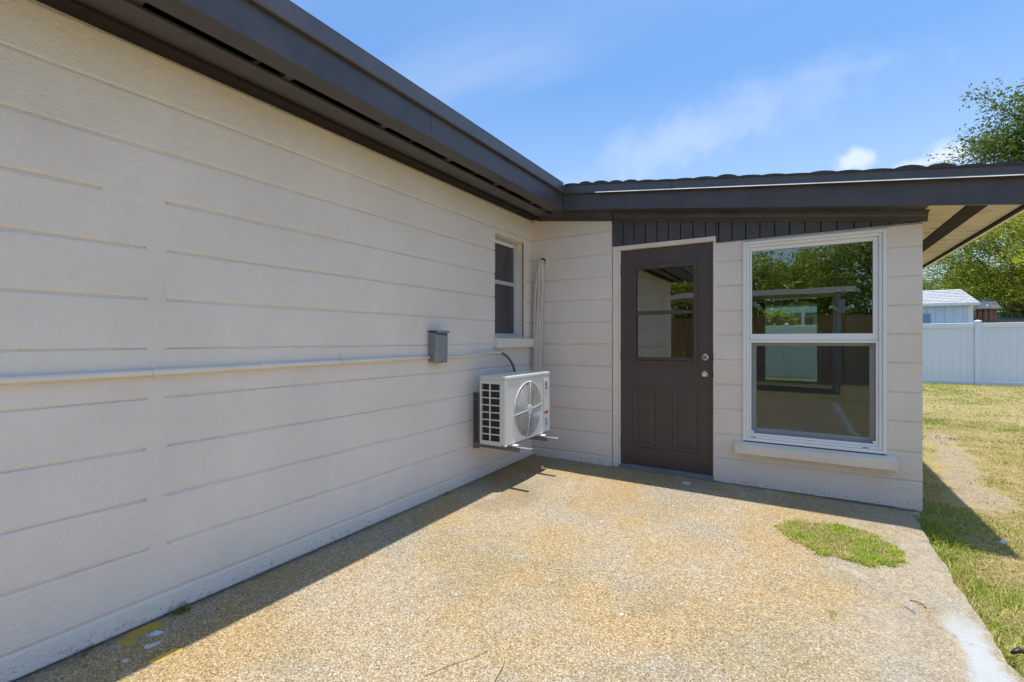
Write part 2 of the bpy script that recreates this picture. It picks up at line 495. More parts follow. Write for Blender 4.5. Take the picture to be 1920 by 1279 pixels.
class MB:
    def __init__(self):
        self.bm = bmesh.new()

    def face(self, vs):
        return self.bm.faces.new(vs)

    def box(self, lo, hi):
        x0, y0, z0 = lo; x1, y1, z1 = hi
        v = [self.bm.verts.new(c) for c in ((x0, y0, z0), (x1, y0, z0), (x1, y1, z0), (x0, y1, z0),
                                            (x0, y0, z1), (x1, y0, z1), (x1, y1, z1), (x0, y1, z1))]
        for q in ((0, 3, 2, 1), (4, 5, 6, 7), (0, 1, 5, 4), (1, 2, 6, 5), (2, 3, 7, 6), (3, 0, 4, 7)):
            self.face([v[i] for i in q])
        return self

    def loft(self, rings, caps=True, closed=True):
        """rings: list of lists of points"""
        R = [[self.bm.verts.new(p) for p in r] for r in rings]
        n = len(R[0])
        for a, b in zip(R, R[1:]):
            for i in range(n if closed else n - 1):
                j = (i + 1) % n
                self.face((a[i], a[j], b[j], b[i]))
        if caps and closed:
            self.face(R[0][::-1]); self.face(R[-1])
        return self

    def tube(self, path, r, n=8, caps=True):
        path = [Vector(p) for p in path]
        rs = r if isinstance(r, (list, tuple)) else [r] * len(path)
        rings = []
        t0 = (path[1] - path[0]).normalized()
        up = Vector((0, 0, 1)) if abs(t0.z) < 0.9 else Vector((1, 0, 0))
        u = t0.cross(up).normalized()
        for i, p in enumerate(path):
            t = (path[min(i + 1, len(path) - 1)] - path[max(i - 1, 0)]).normalized()
            u = (u - t * u.dot(t)).normalized()
            w = t.cross(u)
            rings.append([tuple(p + (u * math.cos(2 * math.pi * k / n) + w * math.sin(2 * math.pi * k / n)) * rs[i]) for k in range(n)])
        return self.loft(rings, caps)

    def disc(self, c, axis, r, h, n=20):
        a = Vector(axis).normalized()
        return self.tube([Vector(c), Vector(c) + a * h], r, n)

    def build(self, name, mat, parent=None, bevel=0.0, seg=1, smooth=False, origin=None):
        bm = self.bm
        bmesh.ops.recalc_face_normals(bm, faces=bm.faces)
        if bevel > 0:
            es = [e for e in bm.edges if len(e.link_faces) == 2 and e.calc_face_angle(0) > 0.5]
            bmesh.ops.bevel(bm, geom=es, offset=bevel, segments=seg, affect='EDGES', clamp_overlap=True)
        O = origin_of(parent) if parent is not None else Vector(origin or (0, 0, 0))
        if O.length > 0:
            bmesh.ops.translate(bm, verts=bm.verts, vec=-O)
        me = bpy.data.meshes.new(name)
        bm.to_mesh(me); bm.free()
        if smooth:
            for p in me.polygons: p.use_smooth = True
        o = link_mesh(name, me, mat, parent)
        if parent is None and origin is not None: o.location = origin
        return o


def box(name, lo, hi, mat, parent=None, bevel=0.002, seg=1):
    return MB().box(lo, hi).build(name, mat, parent, bevel, seg)


def ring_y(mb, x0, x1, z0, z1, w, y0, y1):
    """rectangular frame facing -Y; w = (left,right,bottom,top)"""
    l, r, b, t = w
    mb.box((x0, y0, z0), (x0 + l, y1, z1)); mb.box((x1 - r, y0, z0), (x1, y1, z1))
    mb.box((x0 + l, y0 + 0.0006, z0), (x1 - r, y1, z0 + b)); mb.box((x0 + l, y0 + 0.0006, z1 - t), (x1 - r, y1, z1))
    return mb


def ring_x(mb, y0, y1, z0, z1, w, x0, x1):
    l, r, b, t = w
    mb.box((x0, y0, z0), (x1, y0 + l, z1)); mb.box((x0, y1 - r, z0), (x1, y1, z1))
    mb.box((x0, y0 + l, z0), (x1 - 0.0006, y1 - r, z0 + b)); mb.box((x0, y0 + l, z1 - t), (x1 - 0.0006, y1 - r, z1))
    return mb


def jit(s, k, a): return a * (2 * mnoise.noise(Vector((s * 3.1, k * 7.7, 0.3))))


def course(parent, axis, a0, a1, z0, z1, face, out, seed):
    """One painted block course: slab with soft, slightly wavy joints.
    axis 'x': runs along X, faces -Y at y=face; axis 'y': runs along Y, faces +X at x=face; axis 'r': along Y faces +X."""
    n = max(2, int((a1 - a0) / 0.12))
    g = 0.0030
    d = 0.0065
    prof = [(z0 + g, d), (z0 + g + 0.003, 0.0020), (z0 + g + 0.009, 0.0), (z1 - g - 0.009, 0.0), (z1 - g - 0.003, 0.0020), (z1 - g, d)]
    if a1 - a0 < 0.004 or z1 - z0 < 0.03: return
    rings = []
    for i in range(n + 1):
        a = a0 + (a1 - a0) * i / n
        lo = jit(a, seed, 0.0022); hi = jit(a, seed + 1, 0.0022); bulge = jit(a * 0.6, seed + 31, 0.0012)
        r = []
        for k, (z, dep) in enumerate(prof):
            zz = z + (lo if k < 3 else hi)
            dd = dep + (bulge if 0 < k < 5 else 0)
            if axis == 'x': r.append((a, face + dd, zz))
            else: r.append((face - dd, a, zz))
        # back
        if axis == 'x': r += [(a, face + 0.02, z1), (a, face + 0.02, z0)]
        else: r += [(face - 0.02, a, z1), (face - 0.02, a, z0)]
        rings.append(r)
    o = MB().loft(rings).build('block_course', 'wall', parent)
    return o


# ------------------------------------------------------------------ ground, patio
def build_ground():
    mb = MB()
    xs = [-160, -60, -25, -10, -4, 0, 3, 5, 8, 12, 20, 40, 80, 160]
    ys = [-160, -60, -25, -12, -6, -2, 0, 3, 6, 10, 15, 25, 45, 90, 160]
    V = [[mb.bm.verts.new((x, y, -0.085)) for x in xs] for y in ys]
    for j in range(len(ys) - 1):
        for i in range(len(xs) - 1):
            mb.face((V[j][i], V[j][i + 1], V[j + 1][i + 1], V[j + 1][i]))
    o = mb.build('ground', 'ground')
    tag(o, 'dry lawn ground around the house', kind='structure')
    # patio slab with a faint fall away from the inner corner
    mb = MB()
    nx, ny = 34, 150
    x0, x1, y0, y1 = 0.004, 3.03, -6.6, -0.004

    def pz(x, y):
        return 0.02 * max(0, 1 + y / 2.6) * max(0, 1 - x / 3.1)
    T = []
    for j in range(ny + 1):
        row = []
        for i in range(nx + 1):
            x = x0 + (x1 - x0) * i / nx; y = y0 + (y1 - y0) * j / ny
            ex = x
            if i == nx: ex = x + 0.030 * mnoise.noise(Vector((y * 2.3, 4.1, 0))) + 0.022 * mnoise.noise(Vector((y * 9, 1.1, 0)))
            row.append(mb.bm.verts.new((ex, y, pz(x, y) - (0.004 + 0.006 * abs(mnoise.noise(Vector((y * 9, 0, 3)))) if i == nx else 0))))
        T.append(row)
    for j in range(ny):
        for i in range(nx):
            mb.face((T[j][i], T[j][i + 1], T[j + 1][i + 1], T[j + 1][i]))
    # outer skirt down to the soil
    B = [mb.bm.verts.new((v.co.x + 0.01, v.co.y, -0.10)) for v in [T[j][nx] for j in range(ny + 1)]]
    for j in range(ny): mb.face((T[j][nx], B[j], B[j + 1], T[j + 1][nx]))
    F = [mb.bm.verts.new((v.co.x, v.co.y, -0.10)) for v in T[0]]
    for i in range(nx): mb.face((T[0][i + 1], T[0][i], F[i], F[i + 1]))
    o = mb.build('patio', 'patio', smooth=False)
    tag(o, 'tan exposed aggregate concrete patio', kind='structure')
    return pz


PZ = build_ground()

# ------------------------------------------------------------------ house
house = thing('house', 'single-storey beige painted block house with dark brown eaves, corner seen from the patio', 'house', (0, 0, 0))
box('foundation', (-8.0, -6.0, -0.3), (-0.02, 7.0, -0.01), 'wall', house, 0)
box('foundation', (-0.019, 0.01, -0.3), (3.085, 5.0, -0.01), 'wall', house, 0)

# main wall (faces +X)
SW = (-0.735, -0.205, 1.235, 2.185)   # small window opening y0,y1,z0,z1
mb = MB()
mb.box((-0.25, -6.0, 0.0), (-0.009, SW[0], 2.60)); mb.box((-0.25, SW[1], 0.0), (-0.009, 0.006, 2.60))
mb.box((-0.25, SW[0], 0.0), (-0.009, SW[1], SW[2])); mb.box((-0.25, SW[0], SW[3]), (-0.009, SW[1], 2.60))
main_wall = mb.build('wall', 'wall', house)
ZL = [0.0, 0.100] + [0.100 + 0.2135 * k for k in range(1, 11)] + [2.437]
sd = 1
for k in range(len(ZL) - 1):
    z0, z1 = ZL[k], ZL[k + 1]
    for (a0, a1) in ((-6.0, -4.9), (-4.9, 0.0)):
        segs = [(a0, a1, z0, z1)]
        if a1 == 0.0 and z1 > SW[2] and z0 < SW[3]:
            segs = [(a0, SW[0], z0, z1), (SW[1], a1, z0, z1)]
            if z0 < SW[2] - 0.03: segs.append((SW[0], SW[1], z0, SW[2]))
            if z1 > SW[3] + 0.03: segs.append((SW[0], SW[1], SW[3], z1))
        if a1 == 0.0:
            segs = [(s[0], min(s[1], -0.032), s[2], s[3]) for s in segs]
        for s in segs:
            sd += 3
            course(main_wall, 'y', s[0], s[1], s[2], s[3], 0.0, 1, sd)
# the plastered-over vertical joint
def plaster(y0, y1, z0, z1, sd_, proud=0.0022, fea=0.035):
    mb = MB(); rings = []; n = max(3, int((z1 - z0) / 0.06))
    for i in range(n + 1):
        z = z0 + (z1 - z0) * i / n
        e = min(1.0, 4.0 * min(i, n - i) / n)
        a = jit(z * 3, sd_, 0.010); b = jit(z * 3, sd_ + 4, 0.010)
        pr = -0.003 + (proud + 0.003) * e
        rings.append([(-0.012, y0 - fea, z), (-0.0025, y0 - fea + a, z), (pr * 0.8, y0 + a, z), (pr, (y0 + y1) / 2, z), (pr * 0.8, y1 + b, z), (-0.0025, y1 + fea + b, z), (-0.012, y1 + fea, z)])
    return mb.loft(rings).build('plaster_patch', 'wall', main_wall, smooth=True)


plaster(-3.400, -3.350, 0.14, 1.70, 5, 0.0016, 0.014)
plaster(-3.55, -3.36, 1.775, 1.845, 15, 0.0016, 0.02)
plaster(-5.3, -5.24, 0.14, 2.2, 25)
# house end wall and interior reveal lining
box('end_wall', (-8.0, -6.0, 0.0), (-0.255, -5.75, 2.6), 'wall', house, 0)
# reveal of the small opening (painted)
mb = MB()
mb.box((-0.20, SW[1] - 0.004, SW[2]), (-0.021, SW[1] + 0.02, SW[3])); mb.box((-0.20, SW[0] - 0.02, SW[2]), (-0.021, SW[0] + 0.004, SW[3]))
mb.box((-0.20, SW[0] + 0.004, SW[3] - 0.004), (-0.021, SW[1] - 0.004, SW[3] + 0.02)); mb.box((-0.20, SW[0] + 0.004, SW[2] - 0.02), (-0.021, SW[1] - 0.004, SW[2] + 0.003))
mb.build('window_reveal', 'cream', main_wall)

# return wall piece beside the corner (faces -Y), a little proud of the wing wall
ret_wall = MB().box((-0.006, -0.021, 0.0), (0.846, 0.2, 2.52)).build('wall', 'wall', house)
for k in range(len(ZL) - 1):
    z0, z1 = ZL[k], ZL[k + 1]
    sd += 3
    if k < len(ZL) - 2:
        course(ret_wall, 'x', -0.002, 0.850, z0, z1, -0.030, 1, sd)
    else:   # top course is cut to the roof slope
        mb = MB()
        mb.loft([[(-0.002, -0.030, z0 + 0.004), (-0.002, -0.030, 2.440), (-0.002, -0.01, 2.440), (-0.002, -0.01, z0 + 0.004)],
                 [(0.850, -0.030, z0 + 0.004), (0.850, -0.030, 2.331), (0.850, -0.01, 2.331), (0.850, -0.01, z0 + 0.004)]])
        mb.build('block_course', 'wall', ret_wall)

# wing wall (faces -Y) with door and window openings
D0, D1, DT = 0.863, 1.757, 2.086
W0, W1, WB, WT = 1.967, 2.900, 0.36, 2.010
mb = MB()
mb.box((D1, 0.009, 0.0), (W0, 0.2, 2.028)); mb.box((W1, 0.009, 0.0), (3.098, 0.2, 2.028))
mb.box((W0, 0.009, 0.0), (W1, 0.2, WB)); mb.box((W0, 0.009, WT), (W1, 0.2, 2.028))
mb.box((0.846, 0.012, DT), (D1, 0.2, 2.40)); mb.box((D1, 0.012, 2.030), (3.098, 0.2, 2.20))
wing_wall = mb.build('wall', 'wall', house)
ZR = [0.0, 0.207, 0.414, 0.625, 0.833, 1.042, 1.248, 1.452, 1.662, 1.868, 2.030]
for k in range(len(ZR) - 1):
    z0, z1 = ZR[k], ZR[k + 1]
    segs = []
    if z1 <= WB: segs = [(D1, 3.10, z0, z1)]
    elif z0 < WB: segs = [(D1, W0, z0, z1), (W1, 3.10, z0, z1), (W0, W1, z0, WB)]
    else: segs = [(D1, W0, z0, z1), (W1, 3.10, z0, z1)]
    for s in segs:
        sd += 3
        course(wing_wall, 'x', s[0], s[1], s[2], s[3], 0.0, 1, sd)
# wing side wall (faces +X)
side_wall = MB().box((2.95, 0.2, 0.0), (3.0905, 5.0, 2.03)).build('wall', 'wall', house)
for k in range(len(ZR) - 1):
    sd += 3
    course(side_wall, 'y', 0.021, 5.0, ZR[k], ZR[k + 1], 3.0995, 1, sd)

# ---- roof numbers
def rk_bot(x): return 2.450 - 0.1333 * (x - 0.44)
def rk_strip(x): return 2.592 - 0.1246 * (x - 0.454)
def rk_top(x): return 2.680 - 0.1289 * (x - 0.454)
XE = 3.60


def prism_x(mb, x0, x1, pts0, pts1):
    mb.loft([[(x0, y, z) for y, z in pts0], [(x1, y, z) for y, z in pts1]])
    return mb


roof = MB()
# main slopes as decking slabs
roof.loft([[(0.43, -6.35, 2.655), (0.43, -6.35, 2.685), (-4.0, -6.35, 4.01), (-4.0, -6.35, 3.98)],
           [(0.43, 7.0, 2.655), (0.43, 7.0, 2.685), (-4.0, 7.0, 4.01), (-4.0, 7.0, 3.98)]])
roof.loft([[(-4.0, -6.35, 3.98), (-4.0, -6.35, 4.01), (-8.5, -6.35, 2.66), (-8.5, -6.35, 2.63)],
           [(-4.0, 7.0, 3.98), (-4.0, 7.0, 4.01), (-8.5, 7.0, 2.66), (-8.5, 7.0, 2.63)]])
# wing deck
roof.loft([[(0.45, -0.22, rk_top(0.45) - 0.045), (0.45, -0.22, rk_top(0.45) - 0.012), (0.45, 5.3, rk_top(0.45) - 0.012), (0.45, 5.3, rk_top(0.45) - 0.045)],
           [(XE, -0.22, rk_top(XE) - 0.045), (XE, -0.22, rk_top(XE) - 0.012), (XE, 5.3, rk_top(XE) - 0.012), (XE, 5.3, rk_top(XE) - 0.045)]])
roof = roof.build('roof', 'shingle', house)
# shingle courses of the wing, ends show along the rake
x = 0.47
while x < XE - 0.02:
    w = 0.13 + rnd.random() * 0.05
    x1 = min(x + w, XE + 0.01)
    h = rnd.choice((0.006, 0.010, 0.014, 0.019, 0.023))
    if x > 2.2: h *= 0.7
    if 2.75 < x < 3.1: h = 0.024
    r0, r1 = [], []
    nseg = 6
    ys = -0.252 - rnd.random() * 0.006
    for i in range(nseg + 1):
        xx = x + (x1 - x) * i / nseg
        zz = rk_top(xx) - 0.004 + h * math.sin(math.pi * min(1, (i / nseg) * 0.94 + 0.03)) ** 0.7
        r0.append((xx, ys, zz)); r1.append((xx, 5.3, zz))
    for i in range(nseg, -1, -1):
        xx = x + (x1 - x) * i / nseg
        r0.append((xx, ys, rk_top(xx) - 0.0115)); r1.append((xx, 5.3, rk_top(xx) - 0.0115))
    MB().loft([r0, r1]).build('shingle_course', 'shingle', roof)
    x += w * 0.985
# shingle courses of the main roof beside the eave
for k in range(6):
    xa = 0.452 - 0.14 * k; za = 2.691 + 0.14 * 0.3 * k
    MB().loft([[(xa, -6.36, za), (xa, -6.36, za + 0.008), (xa - 0.15, -6.36, za + 0.052), (xa - 0.15, -6.36, za + 0.044)],
               [(xa, -0.24, za), (xa, -0.24, za + 0.008), (xa - 0.15, -0.24, za + 0.052), (xa - 0.15, -0.24, za + 0.044)]]).build('shingle_course', 'shingle', roof)

# main eave: fascia, drip edge, soffit boards, slot vent, frieze
for ya, yb in ((-6.3, -4.4), (-4.3985, -2.1), (-2.0985, -0.222)):
    box('fascia_board', (0.41, ya, 2.448), (0.43, yb, 2.654), 'dark', roof, 0.002)
mb = MB()
mb.loft([[(0.431, y, 2.600), (0.452, y, 2.598), (0.456, y, 2.606), (0.456, y, 2.690), (0.44, y, 2.695), (0.431, y, 2.690)] for y in (-6.36, -4.0, -2.0, -0.2462)])
mb.build('drip_edge', 'drip', roof)
box('soffit_board', (0.30, -6.2, 2.455), (0.4095, -0.05, 2.470), 'dark', roof, 0.0015)
box('soffit_board', (0.092, -6.2, 2.457), (0.236, -0.05, 2.472), 'dark', roof, 0.0015)
box('frieze_board', (-0.004, -6.0, 2.439), (0.091, -0.05, 2.470), 'darkmatte', roof, 0.0015)
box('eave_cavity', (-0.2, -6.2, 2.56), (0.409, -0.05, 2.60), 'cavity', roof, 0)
y = -6.0
while y < -0.3:
    box('rafter_tail', (0.093, y, 2.472), (0.408, y + 0.04, 2.559), 'dark', roof, 0.001)
    y += 0.61
# slot has a few stubs of batten
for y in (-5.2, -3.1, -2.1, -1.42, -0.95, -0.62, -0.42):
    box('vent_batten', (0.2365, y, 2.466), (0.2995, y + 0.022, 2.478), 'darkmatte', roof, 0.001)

# wing rake: fascia, drip edge with hem coloured pale as a sun highlight, soffit, crown moulding
mb = MB(); prism_x(mb, 0.432, XE, [(-0.22, rk_bot(0.432)), (-0.22, rk_strip(0.432) + 0.05), (-0.20, rk_strip(0.432) + 0.05), (-0.20, rk_bot(0.432))],
                   [(-0.22, rk_bot(XE)), (-0.22, rk_strip(XE) + 0.05), (-0.20, rk_strip(XE) + 0.05), (-0.20, rk_bot(XE))])
rf = mb.build('fascia_board', 'dark', roof, 0.002)


def drip(xa, xb):
    def P(x): return [(-0.221, rk_strip(x) + 0.002), (-0.238, rk_strip(x) - 0.001), (-0.243, rk_strip(x) + 0.007), (-0.245, rk_top(x) - 0.004), (-0.235, rk_top(x) - 0.001), (-0.221, rk_top(x) - 0.004)]
    return MB().loft([[(xa, y, z) for y, z in P(xa)], [(xb, y, z) for y, z in P(xb)]])


drip(0.4565, 1.452).build('drip_edge', 'drip', roof)
drip(1.455, XE).build('drip_edge', 'drip', roof)


def hem(xa, xb):
    def P(x): return [(-0.2437, rk_strip(x) + 0.006), (-0.2600, rk_strip(x) - 0.006), (-0.2680, rk_strip(x) - 0.0055), (-0.2450, rk_strip(x) + 0.0085)]
    return MB().loft([[(xa, y, z) for y, z in P(xa)], [(xb, y, z) for y, z in P(xb)]])


hem(0.78, 1.4525).build('drip_edge_hem', 'hem', roof)
hem(1.4545, XE).build('drip_edge_hem', 'hem', roof)


def slab_sof(xa, xb, ya, yb, mat, name, dz=0.004, th=0.014):
    return MB().loft([[(xa, ya, rk_bot(xa) + dz), (xa, ya, rk_bot(xa) + dz + th), (xa, yb, rk_bot(xa) + dz + th), (xa, yb, rk_bot(xa) + dz)],
                      [(xb, ya, rk_bot(xb) + dz), (xb, ya, rk_bot(xb) + dz + th), (xb, yb, rk_bot(xb) + dz + th), (xb, yb, rk_bot(xb) + dz)]]).build(name, mat, roof, 0.001)


slab_sof(0.414, 3.10, -0.1995, 0.05, 'dark', 'soffit_board', 0.006)
slab_sof(3.102, 3.285, -0.1995, 5.2, 'soffit', 'soffit_board', 0.006)
slab_sof(3.287, 3.385, -0.1995, 5.2, 'darkmatte', 'soffit_batten', 0.000, 0.03)
slab_sof(3.387, 3.543, -0.1995, 5.2, 'soffit', 'soffit_board', 0.006)
box('fascia_board', (3.545, -0.1985, rk_bot(3.545) - 0.012), (3.566, 5.2, rk_top(3.545) - 0.06), 'darkmatte', roof, 0.0015)
box('drip_edge', (3.567, -0.1985, rk_bot(3.58) - 0.006), (3.590, 5.2, rk_top(3.58) - 0.05), 'cream', roof, 0.0015)
# crown moulding under the rake soffit
def crown(x):
    zt = rk_bot(x) + 0.005; zb = 2.436 - 0.130 * x
    h = zt - zb
    pts = [(0.004, zb), (-0.012, zb), (-0.014, zb + 0.30 * h), (-0.020, zb + 0.34 * h)]
    for i in range(7):
        t = i / 6
        pts.append((-0.022 - 0.050 * (1 - math.cos(t * math.pi / 2)), zb + h * (0.36 + 0.54 * math.sin(t * math.pi / 2))))
    pts += [(-0.076, zb + 0.92 * h), (-0.076, zt), (0.004, zt)]
    return pts


mb = MB(); mb.loft([[(x, y - 0.032 * (x < 0.9), z) for y, z in crown(x)] for x in (0.06, 0.86)])
mb.build('crown_moulding', 'dark', roof)
mb = MB(); mb.loft([[(x, y, z) for y, z in crown(x)] for x in (0.8605, 3.125)])
mb.build('crown_moulding', 'dark', roof)

# vertical siding boards in the gable strip
siding = MB()
for xa, xb, zb in ((0.8505, 1.760, 2.091), (1.7605, 3.098, 2.034)):
    siding.loft([[(x, 0.0042, zb), (x, 0.0042, 2.44 - 0.13 * x + 0.012), (x, 0.0115, 2.44 - 0.13 * x + 0.012), (x, 0.0115, zb)] for x in (xa, xb)])
siding = siding.build('gable_siding', 'darkmatte', house)
bx = [0.8525] + [0.955 + 0.1032 * i for i in range(21)]
for a, b in zip(bx, bx[1:]):
    b = min(b, 3.098)
    if b - a < 0.01: continue
    zb = 2.090 if a < 1.7 else 2.033
    za_, zb_ = 2.436 - 0.130 * a + 0.01, 2.436 - 0.130 * b + 0.01
    a2, b2 = a + 0.0035, b - 0.0035
    if a < D1 + 0.003 < b:
        b2 = D1 + 0.001 if (D1 - a) > 0.02 else b2
    MB().loft([[(a2, -0.006, zb), (a2, -0.006, za_), (a2, 0.0038, za_), (a2, 0.0038, zb)], [(b2, -0.006, zb), (b2, -0.006, zb_), (b2, 0.0038, zb_), (b2, 0.0038, zb)]]).build('siding_board', 'dark', siding, 0.0012)
MB().loft([[(1.761, -0.006, 2.033), (1.761, -0.006, 2.21), (1.761, 0.0038, 2.21), (1.761, 0.0038, 2.033)], [(1.775, -0.006, 2.033), (1.775, -0.006, 2.208), (1.775, 0.0038, 2.208), (1.775, 0.0038, 2.033)]]).build('siding_board', 'dark', siding, 0.0012)

# ---- door
door = MB()
LX0, LX1, LZ0, LZ1 = 0.924, 1.731, 0.052, 2.044     # leaf
GX0, GX1, GZ0, GZ1 = 1.055, 1.588, 1.005, 1.870     # glazed hole
yf, yb = 0.028, 0.072
door.box((LX0, yf, LZ0), (GX0, yb, LZ1)); door.box((GX1, yf, LZ0), (LX1, yb, LZ1))
door.box((GX0, yf, LZ0), (GX1, yb, GZ0)); door.box((GX0, yf, GZ1), (GX1, yb, LZ1))
door = door.build('door', 'door', house, 0)
tag(door, 'dark brown half-glazed door')
mb = MB(); ring_y(mb, GX0 - 0.022, GX1 + 0.022, GZ0 - 0.020, GZ1 + 0.022, (0.036, 0.036, 0.034, 0.036), yf - 0.010, yf - 0.0005)
mb.build('glazing_frame', 'door', door, 0.004, 2)
mb = MB(); ring_y(mb, GX0 + 0.0005, GX1 - 0.0005, GZ0 + 0.0005, GZ1 - 0.0005, (0.012, 0.012, 0.012, 0.012), yf + 0.002, yf + 0.03)
mb.build('glazing_bead', 'door', door, 0.002)
box('muntin', (GX0 + 0.0125, yf + 0.001, 1.438), (GX1 - 0.0125, yf + 0.028, 1.472), 'door', door, 0.003)
box('lower_sash_rail', (GX0 + 0.0125, yf + 0.004, GZ0 + 0.0125), (GX1 - 0.0125, yf + 0.026, GZ0 + 0.045), 'door', door, 0.003)
box('glass_pane', (GX0 + 0.003, yf + 0.016, 1.455), (GX1 - 0.003, yf + 0.0185, GZ1 - 0.003), 'doorglass', door, 0)
box('glass_pane', (GX0 + 0.003, yf + 0.0205, GZ0 + 0.003), (GX1 - 0.003, yf + 0.023, 1.4545), 'doorglass', door, 0)


def door_panel(x0, x1, z0, z1):
    def R(i, y): return [(x0 + i, y, z0 + i), (x1 - i, y, z0 + i), (x1 - i, y, z1 - i), (x0 + i, y, z1 - i)]
    y = yf
    mb = MB()
    mb.loft([R(0, y - 0.0003), R(0.006, y - 0.0055), R(0.014, y - 0.0060), R(0.024, y - 0.0012), R(0.034, y - 0.0010), R(0.060, y - 0.0058)], caps=False)
    v = [mb.bm.verts.new(p) for p in R(0.060, y - 0.0058)]
    mb.face(v)
    return mb.build('raised_panel', 'door', door)


door_panel(1.040, 1.262, 0.215, 0.772)
door_panel(1.394, 1.626, 0.215, 0.772)
for z in (0.24, 1.06, 1.86):
    h = MB().tube([(0.9175, 0.019, z - 0.048), (0.9175, 0.019, z + 0.048)], 0.0065, 8).box((0.909, 0.0205, z - 0.045), (0.9235, 0.0245, z + 0.045)).build('hinge', 'brass' if z < 1 else 'greysteel', door)
kb = MB().disc((1.668, yf - 0.0005, 0.914), (0, -1, 0), 0.030, 0.008, 20).tube([(1.668, yf - 0.008, 0.914), (1.668, yf - 0.035, 0.914)], 0.011, 12)
kb = kb.build('door_knob', 'nickel', door, smooth=False)
mb = MB(); mb.tube([(1.668, yf - 0.033 - 0.001, 0.914), (1.668, yf - 0.038, 0.914), (1.668, yf - 0.048, 0.914), (1.668, yf - 0.058, 0.914), (1.668, yf - 0.063, 0.914)], [0.012, 0.022, 0.028, 0.025, 0.014], 20)
mb.build('knob_ball', 'nickel', kb, smooth=True)
db = MB().tube([(1.668, yf - 0.0005, 1.058), (1.668, yf - 0.009, 1.058), (1.668, yf - 0.014, 1.058)], [0.029, 0.028, 0.020], 20).build('deadbolt', 'nickel', door)
MB().disc((1.668, yf - 0.0142, 1.058), (0, -1, 0), 0.011, 0.003, 12).build('keyhole_plug', 'greysteel', db)
for z in (0.914, 1.058): box('strike_plate', (1.7345, 0.006, z - 0.03), (1.7365, 0.027, z + 0.03), 'black', door, 0)
# jamb and casing
mb = MB()
mb.box((0.852, -0.004, 0.012), (0.908, 0.10, 2.048)); mb.box((0.908, 0.010, 0.012), (0.9215, 0.10, 2.0475))
mb.build('door_casing', 'cream', house, 0.002)
mb = MB(); mb.box((1.7335, 0.012, 0.012), (1.740, 0.10, 2.0475)); mb.box((1.740, -0.004, 0.012), (1.7575, 0.10, 2.048))
mb.build('door_casing', 'cream', house, 0.002)
mb = MB(); mb.box((0.852, -0.005, 2.0485), (1.7585, 0.10, 2.0865)); mb.box((0.925, 0.012, 2.0465), (1.73, 0.10, 2.0482))
mb.build('door_head_casing', 'cream', house, 0.002)
MB().loft([[(x, -0.020, 0.0), (x, -0.016, 0.024), (x, 0.03, 0.046), (x, 0.10, 0.046), (x, 0.10, 0.0)] for x in (0.911, 1.7385)]).build('door_sill', 'greysteel', house)

# ---- big white window
win = MB()
ring_y(win, W0, W1, WB + 0.022, WT, (0.022, 0.022, 0.024, 0.024), -0.018, 0.12)
win = win.build('window', 'vinyl', house, 0.003)
tag(win, 'white vinyl single-hung window')
mb = MB(); ring_y(mb, W0 + 0.0225, W1 - 0.0225, WB + 0.0465, WT - 0.0245, (0.021, 0.021, 0.020, 0.022), -0.006, 0.11); mb.build('inner_frame', 'vinyl', win, 0.0025)
up0, up1 = W0 + 0.044, W1 - 0.044
mb = MB(); ring_y(mb, up0, up1, 1.205, WT - 0.047, (0.019, 0.032, 0.050, 0.029), 0.012, 0.06); us = mb.build('upper_sash', 'vinyl', win, 0.0025)
box('glass_pane', (up0 + 0.012, 0.034, 1.235), (up1 - 0.02, 0.038, WT - 0.06), 'glass', us, 0)
mb = MB(); ring_y(mb, up0, up1, WB + 0.067, 1.204, (0.016, 0.016, 0.018, 0.020), 0.004, 0.05); ls = mb.build('screen_frame', 'vinyl', win, 0.002)
box('insect_screen', (up0 + 0.014, 0.020, WB + 0.080), (up1 - 0.014, 0.021, 1.190), 'screen', ls, 0)
mb = MB(); ring_y(mb, up0 + 0.002, up1 - 0.002, WB + 0.070, 1.196, (0.046, 0.046, 0.052, 0.036), 0.056, 0.10); lo = mb.build('lower_sash', 'vinyl', win, 0.0025)
box('glass_pane', (up0 + 0.04, 0.074, WB + 0.115), (up1 - 0.04, 0.078, 1.165), 'glass', lo, 0)
for xx in (up0 + 0.024, up1 - 0.024): box('corner_block', (xx - 0.010, 0.001, WB + 0.087), (xx + 0.010, 0.0198, WB + 0.107), 'vinyl', ls, 0.001)
for xx in (W0 + 0.06, W1 - 0.14): box('weep_slot', (xx, -0.0075, WB + 0.052), (xx + 0.035, -0.005, WB + 0.057), 'ink', win, 0)
# concrete sill below it
MB().loft([[(x, 0.004, 0.284), (x, -0.072, 0.280), (x, -0.075, 0.350), (x, -0.018, 0.372), (x, 0.004, 0.372)] for x in (1.909, 2.2, 2.6, 2.957)]).build('window_sill', 'cream', house, 0.003)

# ---- small window in the main wall
sw = MB()
ring_x(sw, SW[0] + 0.006, SW[1] - 0.006, SW[2] + 0.004, SW[3] - 0.006, (0.035, 0.038, 0.03, 0.018), -0.125, -0.085)
sw = sw.build('window', 'alu', house, 0.002)
tag(sw, 'narrow two-pane window with dark glass')
box('meeting_rail', (-0.118, SW[0] + 0.042, 1.742), (-0.088, SW[1] - 0.045, 1.778), 'alu', sw, 0.002)
box('head_rail', (-0.13, SW[0] + 0.042, SW[3] - 0.055), (-0.095, SW[1] - 0.045, SW[3] - 0.025), 'vinyl', sw, 0.002)
box('glass_pane', (-0.108, SW[0] + 0.04, 1.77), (-0.104, SW[1] - 0.04, SW[3] - 0.05), 'darkglass', sw, 0)
box('glass_pane', (-0.102, SW[0] + 0.04, SW[2] + 0.03), (-0.098, SW[1] - 0.04, 1.75), 'darkglass', sw, 0)
